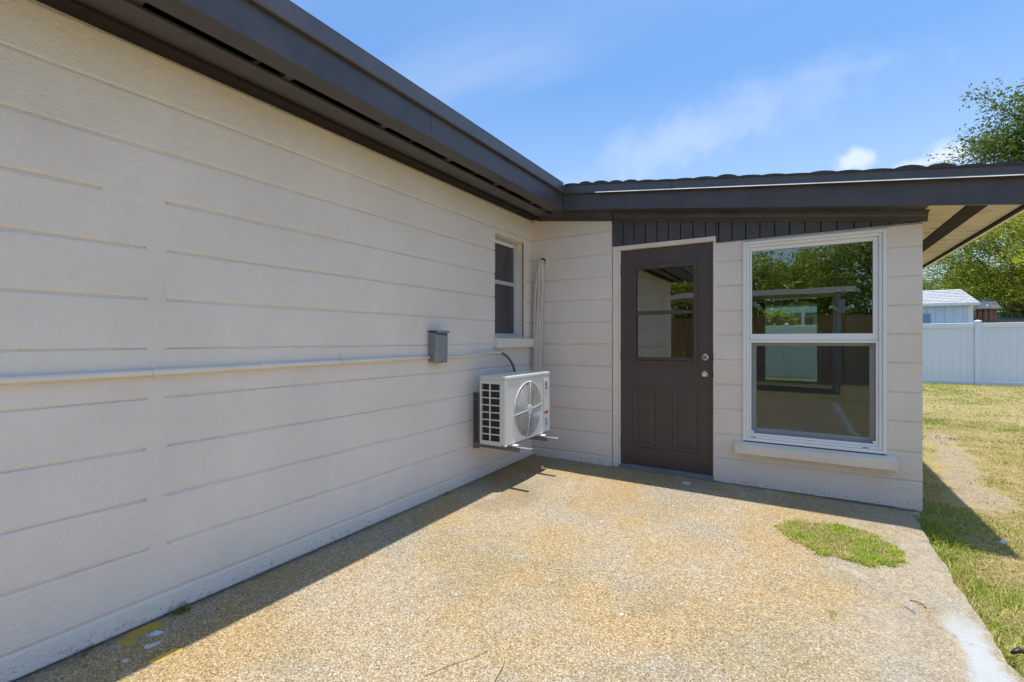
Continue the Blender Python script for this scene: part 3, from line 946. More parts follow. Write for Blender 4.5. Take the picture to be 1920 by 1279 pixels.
MB().loft([[(-0.03, y, 1.138), (0.055, y, 1.134), (0.058, y, 1.220), (-0.03, y, 1.238), (-0.10, y, 1.240), (-0.10, y, 1.138)] for y in (-0.765, -0.4, -0.062)]).build('window_sill', 'cream', house, 0.003)

# ---- room behind the wing wall
RX0, RX1, RY1 = 0.25, 2.95, 4.6
FW = (1.83, 2.64, 0.50, 1.93)
room = MB()
room.box((RX0, 0.2, 2.02), (RX1, RY1, 2.04))
room = room.build('ceiling', 'interior', house)
box('interior_floor', (RX0, 0.0, -0.009), (RX1, RY1, 0.012), 'infloor', house, 0)
box('interior_wall', (RX0 - 0.1, 0.2, 0.0), (RX0, RY1 + 0.2, 2.3), 'interior', house, 0)
mb = MB()
mb.box((RX0, RY1, 0), (FW[0], RY1 + 0.2, 2.04)); mb.box((FW[1], RY1, 0), (RX1, RY1 + 0.2, 2.04))
mb.box((FW[0], RY1, 0), (FW[1], RY1 + 0.2, FW[2])); mb.box((FW[0], RY1, FW[3]), (FW[1], RY1 + 0.2, 2.04))
rear = mb.build('rear_wall', 'interior', house)
mb = MB(); ring_y(mb, FW[0], FW[1], FW[2], FW[3], (0.04, 0.04, 0.04, 0.04), RY1 + 0.06, RY1 + 0.12); rw = mb.build('rear_window_frame', 'vinyl', rear)
box('glass_pane', (FW[0] + 0.035, RY1 + 0.088, FW[2] + 0.035), (FW[1] - 0.035, RY1 + 0.091, FW[3] - 0.035), 'clearglass', rear, 0)


# ------------------------------------------------------------------ mini-split unit and services
AX0, AX1, AY0, AY1, AZ0, AZ1 = 0.140, 0.390, -1.170, -0.410, 0.360, 0.915
ac = thing('air_conditioner', 'white outdoor air conditioner unit with round fan grille on wall bracket', 'air conditioner', (0.265, -0.79, AZ0))
# casing: top, bottom, back, far side, near-side frame; fronted by a plate with a round hole
t = 0.010
mb = MB(); mb.box((AX0 - 0.004, AY0 - 0.004, AZ1 - 0.030), (AX1 + 0.004, AY1 + 0.004, AZ1)); mb.build('top_cover', 'acwhite', ac, 0.006, 2)
mb = MB()
mb.box((AX0, AY0, AZ0), (AX1, AY1, AZ0 + t)); mb.box((AX0, AY1 - t, AZ0 + t), (AX1 - 0.001, AY1, AZ1 - 0.0305)); mb.box((AX0, AY0 + 0.004, AZ0 + t), (AX0 + 0.006, AY1 - t, AZ1 - 0.0305))
mb.build('casing', 'acwhite', ac, 0.002)
# front plate with circular opening
FC = (-0.812, 0.618); FR = 0.236
mb = MB()
n = 72
inner, outer, inner2 = [], [], []
pz0, pz1 = AZ0 + 0.001, AZ1 - 0.0305
angs = [2 * math.pi * i / n for i in range(n)]
for a in angs:
    cy, cz = math.cos(a), math.sin(a)
    inner.append(mb.bm.verts.new((AX1, FC[0] + FR * cy, FC[1] + FR * cz)))
    inner2.append(mb.bm.verts.new((AX1 - 0.05, FC[0] + (FR - 0.012) * cy, FC[1] + (FR - 0.012) * cz)))
    tt = min(((AY1 - FC[0]) / cy if cy > 1e-6 else (AY0 + 0.02 - FC[0]) / cy if cy < -1e-6 else 9), ((pz1 - FC[1]) / cz if cz > 1e-6 else (pz0 - FC[1]) / cz if cz < -1e-6 else 9))
    outer.append(mb.bm.verts.new((AX1, FC[0] + tt * cy, FC[1] + tt * cz)))
for i in range(n):
    j = (i + 1) % n
    mb.face((inner[i], inner[j], outer[j], outer[i])); mb.face((inner2[i], inner2[j], inner[j], inner[i]))
corners = {}
for c in ((AY1, pz1), (AY0 + 0.02, pz1), (AY0 + 0.02, pz0), (AY1, pz0)):
    # triangle fill at the rectangle corners
    ca = math.atan2(c[1] - FC[1], c[0] - FC[0]) % (2 * math.pi)
    i = int(ca / (2 * math.pi) * n) % n
    mb.face((outer[i], outer[(i + 1) % n], mb.bm.verts.new((AX1, c[0], c[1]))))
mb.build('front_panel', 'acwhite', ac)
# rounded near corner post
pts = []
for i in range(7):
    a = math.pi / 2 * i / 6
    pts.append((AX1 - 0.02 + 0.02 * math.sin(a), AY0 + 0.02 - 0.02 * math.cos(a)))
mb = MB(); prof = [(AX1 - 0.045, AY0)] + pts + [(AX1 - 0.001, AY0 + 0.021), (AX1 - 0.01, AY0 + 0.021), (AX1 - 0.045, AY0 + 0.008)]
mb.loft([[(x, y, pz0) for x, y in prof], [(x, y, pz1) for x, y in prof]]); mb.build('corner_post', 'acwhite', ac, smooth=False)
# near side louvre panel: 8 rows by 2 columns of openings
gx0, gx1 = AX0, AX1 - 0.0455
mb = MB()
gz0, gz1 = AZ0 + 0.011, AZ1 - 0.031
bars_x = [(gx0, gx0 + 0.014), ((gx0 + gx1) / 2 - 0.010, (gx0 + gx1) / 2), (gx1 - 0.012, gx1)]
for a, b in bars_x: mb.box((a, AY0, gz0), (b, AY0 + 0.008, gz1))
rows = 8
hh = (gz1 - 0.025 - gz0 - 0.02) / rows
for r in range(rows + 1):
    zc = gz0 + 0.018 + hh * r
    for (a, b) in ((bars_x[0][1], bars_x[1][0]), (bars_x[1][1], bars_x[2][0])):
        lo_, hi_ = (zc - 0.0045, zc + 0.0045)
        if r == 0: lo_ = gz0
        if r == rows: hi_ = gz1
        mb.box((a, AY0 + 0.0006, lo_), (b, AY0 + 0.008, hi_))
mb.build('side_grille', 'acwhite', ac)
box('coil', (AX0 + 0.014, AY0 + 0.03, AZ0 + 0.012), (AX0 + 0.03, AY1 - 0.02, AZ1 - 0.035), 'acdark', ac, 0)
box('coil', (AX0 + 0.031, AY0 + 0.03, AZ0 + 0.012), (gx1 - 0.01, AY0 + 0.046, AZ1 - 0.035), 'acdark', ac, 0)
# fan: hub and three swept blades
fan = MB().disc((AX1 - 0.085, FC[0], FC[1]), (1, 0, 0), 0.055, 0.05, 24).build('fan', 'acblade', ac, 0.004)
for k in range(3):
    rings = []
    for i in range(8):
        r = 0.045 + 0.17 * i / 7
        a0 = 2 * math.pi * k / 3 + 0.35 + 0.25 * i / 7
        wdt = 0.75 + 0.45 * i / 7
        row = []
        for j in range(6):
            a = a0 + wdt * j / 5
            row.append((AX1 - 0.085 + 0.045 * j / 5, FC[0] + r * math.cos(a), FC[1] + r * math.sin(a)))
        rings.append(row)
    MB().loft(rings, caps=False, closed=False).build('fan_blade', 'acblade', fan, smooth=True)
# wire guard: concentric rings with spokes, slightly domed
mb = MB()
for i in range(14):
    r = 0.048 + (FR - 0.004 - 0.048) * i / 13
    dome = 0.012 * (1 - (r / FR) ** 2)
    pr = 0.0030 if i < 13 else 0.005
    path = [(AX1 + 0.004 + dome, FC[0] + r * math.cos(a), FC[1] + r * math.sin(a)) for a in [2 * math.pi * q / 48 for q in range(49)]]
    mb.tube(path, pr, 5, caps=False)
mb.build('fan_guard_rings', 'acgrille', ac, smooth=True)
mb = MB()
for a in (0.10, 0.10 + math.pi, 1.45, 1.45 + math.pi):
    path = [(AX1 + 0.0045 + 0.012 * (1 - (r / FR) ** 2), FC[0] + r * math.cos(a), FC[1] + r * math.sin(a)) for r in (0.03, 0.09, 0.16, FR + 0.006)]
    mb.tube(path, 0.0042, 6)
for k in range(20):
    a = 2 * math.pi * k / 20
    path = [(AX1 + 0.003 + 0.012 * (1 - (r / FR) ** 2), FC[0] + r * math.cos(a), FC[1] + r * math.sin(a)) for r in (0.04, 0.12, FR)]
    mb.tube(path, 0.0016, 4)
mb.build('fan_guard_spokes', 'acgrille', ac, smooth=True)
MB().tube([(AX1 + 0.010, FC[0], FC[1]), (AX1 + 0.019, FC[0], FC[1]), (AX1 + 0.021, FC[0], FC[1])], [0.044, 0.042, 0.030], 24).build('fan_guard_hub', 'acgrille', ac)
# service strip with badge and stickers
sy0, sy1 = -0.538, -0.430
strip_o = MB().box((AX1 + 0.0004, sy0, AZ0 + 0.03), (AX1 + 0.008, sy1, AZ1 - 0.062)).build('service_panel', 'acwhite', ac, 0.003, 2)
fx = AX1 + 0.0083
# emblem: broken ring with a curl, then lettering
def arc_ribbon(mb, cy, cz, r0, r1, a0, a1, x, n=16):
    ri = []
    for i in range(n + 1):
        a = a0 + (a1 - a0) * i / n
        ri.append([(x, cy + r * math.cos(a), cz + r * math.sin(a)) for r in (r0, r1)] + [(x + 0.0006, cy + r * math.cos(a), cz + r * math.sin(a)) for r in (r1, r0)])
    mb.loft(ri)
mb = MB(); arc_ribbon(mb, -0.492, 0.805, 0.010, 0.020, 0.5, 5.6, fx); arc_ribbon(mb, -0.488, 0.803, 0.0, 0.008, -1.6, 1.5, fx)
mb.build('emblem', 'ink', strip_o)


def text_obj(name, body, size, x, yc, z, mat, parent):
    cu = bpy.data.curves.new(name, 'FONT'); cu.body = body; cu.size = size; cu.extrude = 0.0002; cu.align_x = 'CENTER'; cu.align_y = 'CENTER'
    tmp = bpy.data.objects.new(name + '_tmp', cu); COL.objects.link(tmp)
    dg = bpy.context.evaluated_depsgraph_get()
    me = bpy.data.meshes.new_from_object(tmp.evaluated_get(dg))
    bpy.data.objects.remove(tmp); bpy.data.curves.remove(cu)
    O = origin_of(parent)
    # text lies in XY; stand it up facing +X, reading along +Y
    me.transform(Matrix(((0, 0, 1, x - O.x), (1, 0, 0, yc - O.y), (0, 1, 0, z - O.z), (0, 0, 0, 1))))
    me.materials.clear()
    return link_mesh(name, me, mat, parent)


text_obj('lettering', 'GREE', 0.026, fx + 0.0003, -0.490, 0.768, 'ink', strip_o)
box('sticker', (fx, -0.525, 0.705), (fx + 0.0006, -0.465, 0.742), 'label', strip_o, 0)
box('warning_sticker', (fx, -0.530, 0.538), (fx + 0.0006, -0.450, 0.566), 'orange', strip_o, 0)
text_obj('sticker_lettering', 'WARNING', 0.013, fx + 0.0010, -0.490, 0.552, 'ink', strip_o)
box('rating_sticker', (fx, -0.528, 0.415), (fx + 0.0006, -0.452, 0.520), 'label', strip_o, 0)
for q in range(5): box('sticker_print', (fx + 0.0008, -0.520, 0.430 + 0.016 * q), (fx + 0.0012, -0.520 + 0.04 + 0.012 * (q % 3), 0.434 + 0.016 * q), 'ink', strip_o, 0)
for (x, z) in ((AX0 + 0.02, AZ1 - 0.018), (AX1 - 0.03, AZ1 - 0.018), (AX0 + 0.12, AZ1 - 0.018)):
    MB().disc((x, AY0 - 0.0042, z), (0, -1, 0), 0.0045, 0.002, 8).build('screw', 'galv', ac)
for yy in (-1.05, -0.57):
    box('foot', (AX1 - 0.06, yy - 0.022, AZ0 - 0.014), (AX1 + 0.035, yy + 0.022, AZ0 - 0.0005), 'vinyl', ac, 0.003)
    box('foot', (AX0 + 0.0, yy - 0.022, AZ0 - 0.014), (AX0 + 0.05, yy + 0.022, AZ0 - 0.0005), 'vinyl', ac, 0.003)

# bracket under it
br = thing('wall_bracket', 'grey steel wall bracket with two arms under the air conditioner', 'bracket', (0, -0.81, 0.30))
for yy in (-1.05, -0.57):
    mb = MB(); mb.box((0.001, yy - 0.022, 0.285), (0.008, yy + 0.022, 0.76)); mb.box((0.0085, yy + 0.017, 0.285), (0.040, yy + 0.022, 0.755))
    mb.build('upright', 'greysteel', br, 0.0015)
    mb = MB()
    mb.box((0.0085, yy - 0.022, 0.341), (0.46, yy + 0.016, 0.345)); mb.box((0.0085, yy - 0.022, 0.308), (0.46, yy - 0.018, 0.3405)); mb.box((0.0085, yy + 0.0125, 0.308), (0.46, yy + 0.016, 0.3405))
    mb.build('arm', 'greysteel', br, 0.001)
    mb = MB(); mb.box((0.461, yy - 0.022, 0.341), (0.562, yy + 0.016, 0.345)); mb.box((0.461, yy - 0.022, 0.310), (0.562, yy - 0.018, 0.3405)); mb.box((0.461, yy + 0.0125, 0.310), (0.562, yy + 0.016, 0.3405))
    mb.build('arm_end', 'galv', br, 0.001)
    for z in (0.32, 0.70): MB().disc((0.0082, yy - 0.008, z), (1, 0, 0), 0.007, 0.006, 6).build('bolt', 'galv', br)
mb = MB().box((0.0085, -1.027, 0.66), (0.012, -0.593, 0.70)); mb.build('cross_rail', 'greysteel', br, 0.001)

# disconnect box
bxo = thing('disconnect_box', 'grey metal electrical box with hinged cover on the long beige wall', 'electrical box', (0.04, -1.57, 1.03))
box('back_box', (0.001, -1.640, 1.040), (0.055, -1.508, 1.262), 'boxgrey', bxo, 0.003)
MB().loft([[(0.0556, -1.646, 1.034), (0.0556, -1.502, 1.034), (0.0556, -1.502, 1.272), (0.0556, -1.646, 1.272)],
           [(0.074, -1.646, 1.034), (0.074, -1.502, 1.034), (0.078, -1.502, 1.250), (0.078, -1.646, 1.250)],
           [(0.086, -1.630, 1.052), (0.086, -1.518, 1.052), (0.088, -1.518, 1.240), (0.088, -1.630, 1.240)]]).build('cover', 'boxgrey', bxo, 0.003, 2)
MB().loft([[(0.0, y, 1.2725), (0.090, y, 1.2725), (0.094, y, 1.258), (0.0935, y, 1.2575), (0.088, y, 1.2765), (0.0, y, 1.2765)] for y in (-1.650, -1.498)]).build('rain_hood', 'boxgrey', bxo)
box('hasp', (0.0865, -1.578, 1.036), (0.094, -1.562, 1.060), 'galv', bxo, 0.001)

# long conduit
cd = thing('conduit', 'thin beige conduit running level along the wall to the grey box', 'conduit', (0.02, -3.8, 1.06))
mb = MB(); mb.tube([(0.0165, y, 1.066 + 0.0045 * (y + 3.845) + 0.002 * math.sin(y * 2.2)) for y in np.linspace(-5.95, -1.648, 24)], 0.0145, 10)
mb.build('pipe', 'cream', cd, smooth=True)
for y in (-5.3, -3.39, -2.42):
    zc = 1.066 + 0.0045 * (y + 3.845) + 0.002 * math.sin(y * 2.2)
    rings = [[(0.0165 + 0.018 * math.cos(a), yy, zc + 0.018 * math.sin(a)) for a in np.linspace(-1.75, 1.75, 9)] for yy in (y - 0.010, y + 0.010)]
    m_ = MB(); m_.loft(rings, caps=False, closed=False); m_.box((0.0012, y - 0.010, zc + 0.014), (0.004, y + 0.010, zc + 0.045))
    m_.build('strap', 'cream', cd)
for y in (-4.35, -2.9, -2.05):
    zc = 1.066 + 0.0045 * (y + 3.845) + 0.002 * math.sin(y * 2.2)
    MB().tube([(0.0165, y - 0.03, zc), (0.0165, y + 0.03, zc)], 0.0168, 10).build('coupling', 'cream', cd, smooth=False)

# flexible whip from the box to the unit
wp = thing('flexible_whip', 'short curved electrical whip from the grey box down behind the air conditioner', 'cable', (0.06, -1.0, 1.0))
def bez(p, n=24):
    P = [Vector(q) for q in p]; out = []
    for i in range(n + 1):
        tt = i / n; Q = P[:]
        while len(Q) > 1: Q = [a.lerp(b, tt) for a, b in zip(Q, Q[1:])]
        out.append(tuple(Q[0]))
    return out
w1 = bez([(0.03, -1.50, 1.085), (0.03, -1.30, 1.05), (0.05, -1.12, 1.075), (0.06, -0.90, 1.105), (0.065, -0.74, 1.090)])
MB().tube(w1, 0.0130, 8).build('painted_sleeve', 'hose', wp, smooth=True)
w2 = bez([(0.065, -0.74, 1.090), (0.07, -0.64, 1.075), (0.075, -0.57, 1.02), (0.08, -0.50, 0.93), (0.075, -0.50, 0.84)])
MB().tube(w2, 0.0120, 8).build('bare_sleeve', 'greysteel', wp, smooth=True)

# refrigerant line set in the corner
ls_ = thing('line_set', 'bundle of painted refrigerant hoses dropping from wall hole in the inner corner', 'pipes', (0.1, -0.05, 1.0))
mb = MB(); rings = [[(0.125 + r * math.cos(a), yv, 2.005 + r * math.sin(a)) for a in np.linspace(0, 2 * math.pi, 28, endpoint=False)] for r, yv in ((0.066, -0.031), (0.064, -0.044), (0.040, -0.048), (0.036, -0.036))]
mb.loft(rings, caps=False).build('wall_collar', 'cream', ls_)
MB().disc((0.125, -0.0315, 2.005), (0, -1, 0), 0.037, 0.002, 20).build('wall_hole', 'cavity', ls_)
for (dx, r, top, wob) in ((0.0, 0.023, 2.018, 0.0), (0.038, 0.018, 2.01, 1.0), (-0.033, 0.012, 1.99, 2.0), (0.062, 0.006, 2.0, 3.0)):
    p = [(0.125 + dx * 0.3, -0.034, top - 0.012), (0.118 + dx * 0.5, -0.075, top - 0.016), (0.108 + dx * 0.8, -0.082, top - 0.09)]
    for i in range(1, 9):
        f = i / 8
        p.append((0.104 + dx * (1 - 0.25 * f) - 0.022 * f + 0.006 * math.sin(f * 7 + wob), -0.070 - 0.03 * f - 0.005 * wob, top - 0.09 - f * (top - 0.09 - 0.80)))
    pp = []
    for i in range(len(p) - 1):
        a, b = Vector(p[i]), Vector(p[i + 1])
        pp += [a, a.lerp(b, 0.5)]
    pp.append(Vector(p[-1]))
    MB().tube(pp, r, 9).build('hose' if dx < 0.05 else 'wire', 'hose' if dx != -0.030 else 'greysteel', ls_, smooth=True)


# ------------------------------------------------------------------ vegetation helpers
def mesh_attr(name, verts, faces, cols, mat, smooth=False):
    me = bpy.data.meshes.new(name)
    V = np.asarray(verts, dtype=np.float32); F = np.asarray(faces, dtype=np.int32)
    me.vertices.add(len(V)); me.vertices.foreach_set('co', V.ravel())
    k = F.shape[1]
    me.loops.add(F.size); me.loops.foreach_set('vertex_index', F.ravel())
    me.polygons.add(len(F)); me.polygons.foreach_set('loop_start', np.arange(0, F.size, k, dtype=np.int32))
    me.polygons.foreach_set('loop_total', np.full(len(F), k, dtype=np.int32))
    me.update(calc_edges=True)
    a = me.color_attributes.new('col', 'FLOAT_COLOR', 'POINT')
    C = np.ones((len(V), 4), dtype=np.float32); C[:, :3] = cols
    a.data.foreach_set('color', C.ravel())
    me.materials.append(MT[mat])
    return me


def blades(name, P, H, W, lean, C, rng):
    """bent triangular-ish grass blades: 2 quads each folded as quads (tip pair nearly merged)"""
    n = len(P)
    ang = rng.uniform(0, 2 * np.pi, n); la = rng.uniform(0, 2 * np.pi, n)
    d = np.stack([np.cos(ang), np.sin(ang), np.zeros(n)], 1) * (W[:, None] / 2)
    l = np.stack([np.cos(la), np.sin(la), np.zeros(n)], 1)
    up = np.array([0, 0, 1.0])
    mid = P + l * (lean * H * 0.35)[:, None] + up * (H * (0.62 - 0.25 * lean))[:, None]
    tip = P + l * (lean * H * 1.0)[:, None] + up * (H * (1.0 - 0.6 * np.minimum(lean, 1.5)))[:, None]
    V = np.empty((n, 6, 3)); V[:, 0] = P - d; V[:, 1] = P + d; V[:, 2] = mid + d * .8; V[:, 3] = mid - d * .8; V[:, 4] = tip + d * .12; V[:, 5] = tip - d * .12
    F = np.empty((n, 2, 4), dtype=np.int32); b = (np.arange(n) * 6)[:, None]
    F[:, 0] = b + np.array([0, 1, 2, 3]); F[:, 1] = b + np.array([3, 2, 4, 5])
    cols = np.repeat(C, 6, axis=0)
    return mesh_attr(name, V.reshape(-1, 3), F.reshape(-1, 4), cols, 'grass')


def vnoise(x, y, s, o=0.0):
    return np.array([mnoise.noise(Vector((a * s + o, b * s - o, o * 1.7))) for a, b in zip(x, y)])


GREEN = np.array([0.19, 0.27, 0.035]); LIME = np.array([0.44, 0.48, 0.07]); STRAW = np.array([0.56, 0.46, 0.20]); TAN = np.array([0.42, 0.32, 0.15])


PATCH = [(2.264, -0.824), (2.311, -0.723), (2.44, -0.64), (2.586, -0.628), (2.70, -0.65), (2.789, -0.747), (2.845, -0.888), (2.838, -1.017), (2.776, -1.121), (2.686, -1.166), (2.577, -1.159), (2.44, -1.117), (2.328, -0.987), (2.274, -0.933)]


def lawn():
    rng = np.random.default_rng(5)
    parts = []
    def zone(n, x0, x1, y0, y1):
        return np.stack([rng.uniform(x0, x1, n), rng.uniform(y0, y1, n)], 1)
    P = np.concatenate([zone(52000, 3.04, 4.3, -3.2, 2.2), zone(26000, 3.3, 5.2, 2.2, 6.0), zone(30000, 3.6, 8.5, 6.0, 14.3), zone(7000, 4.3, 6.5, -3.0, 2.2), zone(9000, 1.0, 3.6, 5.4, 14.3)])
    x, y = P[:, 0], P[:, 1]
    n1 = vnoise(x, y, 1.1, 3.3); n2 = vnoise(x, y, 4.0, 8.1); n3 = vnoise(x, y, 0.45, 1.2)
    dens = 0.72 + 0.5 * n1 + 0.35 * n2
    # sandy strip
    dxs = np.abs(x - (3.52 + 0.10 * y)) + 0.16 * n2
    sandy = (dxs < 0.17) & (y > 0.6) & (y < 4.4)
    dens = np.where(sandy, dens * 0.12, dens)
    edge = np.clip(1 - (x - 3.03) / 0.36, 0, 1) * (y < 0.35)
    dens = dens + 1.0 * edge
    keep = rng.uniform(0, 1, len(x)) < np.clip(dens, 0.03, 1)
    P, x, y, n1, n2, n3, edge = P[keep], x[keep], y[keep], n1[keep], n2[keep], n3[keep], edge[keep]
    n = len(x)
    g = np.clip(0.10 + 1.0 * n1 + 0.9 * n2 + 0.45 * edge + np.clip((y - 8) / 6, 0, 1) * 0.35, 0.02, 1.0)
    isg = rng.uniform(0, 1, n) < g
    mixr = rng.uniform(0, 1, (n, 1))
    C = np.where(isg[:, None], GREEN * (1 - mixr) + LIME * mixr, STRAW * (1 - mixr) + TAN * mixr)
    C = C * rng.uniform(0.75, 1.2, (n, 1))
    far = np.clip((y - 2) / 8, 0, 1)
    H = rng.uniform(0.022, 0.055, n) * (1 + 1.5 * edge * rng.uniform(0.2, 1.5, n)) * (1 - 0.1 * far)
    W = rng.uniform(0.003, 0.0055, n) * (1 + 2.2 * far)
    lean = np.where(isg, rng.uniform(0.25, 1.1, n), rng.uniform(0.8, 1.6, n))
    P3 = np.concatenate([P, np.full((n, 1), -0.086)], 1)
    me = blades('lawn_grass', P3, H, W, lean, C, rng)
    o = bpy.data.objects.new('lawn_grass', me); COL.objects.link(o)
    tag(o, 'patchy dry and green lawn grass beside the patio', 'grass', kind='stuff')
    # round tuft of grass growing in the hole of the patio
    n = 16000
    r = np.sqrt(rng.uniform(0, 1, n)); a = rng.uniform(0, 2 * np.pi, n)
    wob = 1 + 0.10 * np.sin(3 * a + 1) + 0.06 * np.sin(7 * a)
    pa = np.array([math.atan2(b + 0.90, c_ - 2.555) for c_, b in PATCH]); pr = np.array([math.hypot(b + 0.90, c_ - 2.555) for c_, b in PATCH])
    od = np.argsort(pa); am = (a + np.pi) % (2 * np.pi) - np.pi
    rad = np.interp(am, np.concatenate([[pa[od][-1] - 2 * np.pi], pa[od], [pa[od][0] + 2 * np.pi]]), np.concatenate([[pr[od][-1]], pr[od], [pr[od][0]]]))
    rad = rad * (1 + 0.05 * np.sin(9 * a) + 0.04 * np.sin(17 * a + 2)) + np.abs(rng.normal(0, 0.012, n))
    px = 2.555 + rad * r * np.cos(a); py = -0.90 + rad * r * np.sin(a)
    n2 = vnoise(px, py, 7.0, 2.2)
    keep = rng.uniform(0, 1, n) < np.clip(0.8 + 0.9 * n2, 0.15, 1)
    px, py, n2 = px[keep], py[keep], n2[keep]; n = len(px)
    isg = rng.uniform(0, 1, n) < np.clip(0.82 + 1.0 * n2 + 0.5 * (px - 2.55), 0.15, 1)
    mixr = rng.uniform(0, 1, (n, 1))
    C = np.where(isg[:, None], GREEN * (1 - mixr) + LIME * mixr, STRAW * (1 - mixr) + TAN * mixr) * rng.uniform(0.95, 1.4, (n, 1))
    H = rng.uniform(0.012, 0.042, n); W = rng.uniform(0.003, 0.0052, n)
    me = blades('grass_patch', np.stack([px, py, np.full(n, 0.003)], 1), H, W, rng.uniform(0.3, 1.6, n), C, rng)
    o = bpy.data.objects.new('grass_patch', me); COL.objects.link(o)
    tag(o, 'round patch of green grass growing through a hole in the patio', 'grass', kind='stuff')


lawn()
# soil showing in that hole
mb = MB()
cc = mb.bm.verts.new((2.555, -0.90, 0.012))
vs = [mb.bm.verts.new((2.555 + (a - 2.555) * 0.96, -0.90 + (b + 0.90) * 0.96, 0.0045)) for a, b in PATCH]
for i in range(len(vs)): mb.face((cc, vs[i], vs[(i + 1) % len(vs)]))
tag(mb.build('soil_patch', 'soil'), 'round patch of soil under the grass in the patio', kind='structure')


def tree(name, label, base, trunk_h, cc, cr, n_limb, n_sub, leaves, lsize, cold, cnew, seed, group=None, trunk_r=0.22, gap=0.0, fill=0.5):
    rng = np.random.default_rng(seed); rr = random.Random(seed)
    t = thing(name, label, 'tree', base, group)
    bx_, by_, bz_ = base
    cc = Vector(cc)
    top = Vector((bx_ * 0.5 + cc.x * 0.5, by_ * 0.5 + cc.y * 0.5, bz_ + trunk_h))
    mb = MB()
    mb.tube([base, (bx_ + 0.04, by_ + 0.03, bz_ + trunk_h * 0.35), tuple(top)], [trunk_r * 1.25, trunk_r, trunk_r * 0.75], 10)
    mb.build('trunk', 'bark', t, smooth=True)
    mb = MB(); tips = []
    for i in range(n_limb):
        # even spread over the ellipsoid
        u = (i + 0.5) / n_limb; ph = i * 2.39996 + rr.random() * 0.5
        zc = 1 - 1.75 * u; s = math.sqrt(max(0, 1 - zc * zc))
        rad = rr.uniform(0.62, 0.98)
        end = cc + Vector((cr[0] * s * math.cos(ph) * rad, cr[1] * s * math.sin(ph) * rad, cr[2] * zc * rad))
        st = top.lerp(cc, rr.uniform(-0.2, 0.7))
        mid = st.lerp(end, 0.5) + Vector((rr.uniform(-.3, .3), rr.uniform(-.3, .3), 0.12 * cr[2]))
        r0 = trunk_r * rr.uniform(0.28, 0.5)
        mb.tube([tuple(st), tuple(mid), tuple(end)], [r0, r0 * 0.55, r0 * 0.15], 6)
        tips.append(end)
        for k in range(n_sub):
            s0 = mid.lerp(end, rr.random())
            dv = Vector((rr.gauss(0, 1), rr.gauss(0, 1), rr.gauss(0, 0.8))).normalized()
            e2 = s0 + Vector((dv.x * cr[0], dv.y * cr[1], dv.z * cr[2])) * rr.uniform(0.18, 0.42)
            mb.tube([tuple(s0), tuple(s0.lerp(e2, 0.5) + Vector((0, 0, 0.05))), tuple(e2)], [r0 * 0.25, r0 * 0.15, r0 * 0.05], 4)
            tips.append(e2); tips.append(s0.lerp(e2, 0.55))
    mb.build('branches', 'bark', t)
    T = np.array([tuple(v) for v in tips])
    idx = rng.integers(0, len(T), leaves)
    cs = np.mean(cr) * rng.uniform(0.06, 0.14, len(T))
    P = T[idx] + np.clip(rng.normal(0, 1, (leaves, 3)), -1.7, 1.7) * cs[idx][:, None] * np.array([1.15, 1.15, 0.75])
    tone = np.clip(rng.normal(0.45, 0.22, len(T))[idx] + rng.normal(0, 0.16, leaves), 0, 1)[:, None]
    C = np.array(cold) * (1 - tone) + np.array(cnew) * tone
    n = leaves
    a = rng.normal(0, 1, (n, 3)); a[:, 2] *= 0.6; a /= np.linalg.norm(a, axis=1)[:, None]
    b = rng.normal(0, 1, (n, 3)); b -= a * (a * b).sum(1)[:, None]; b /= np.linalg.norm(b, axis=1)[:, None]
    sz = (lsize * rng.uniform(0.6, 1.35, n))[:, None]
    V = np.empty((n, 4, 3))
    V[:, 0] = P - a * sz; V[:, 1] = P + b * sz * 0.42 - a * sz * 0.1; V[:, 2] = P + a * sz; V[:, 3] = P - b * sz * 0.42 - a * sz * 0.1
    V -= np.array(base)
    F = (np.arange(n) * 4)[:, None] + np.array([0, 1, 2, 3])
    me = mesh_attr('crown', V.reshape(-1, 3), F, np.repeat(C, 4, axis=0), 'leaf')
    o = bpy.data.objects.new('crown', me); COL.objects.link(o); o.parent = t
    return t


DK = (0.028, 0.055, 0.012); MD = (0.07, 0.12, 0.02); YG = (0.26, 0.30, 0.03); OL = (0.10, 0.13, 0.03)

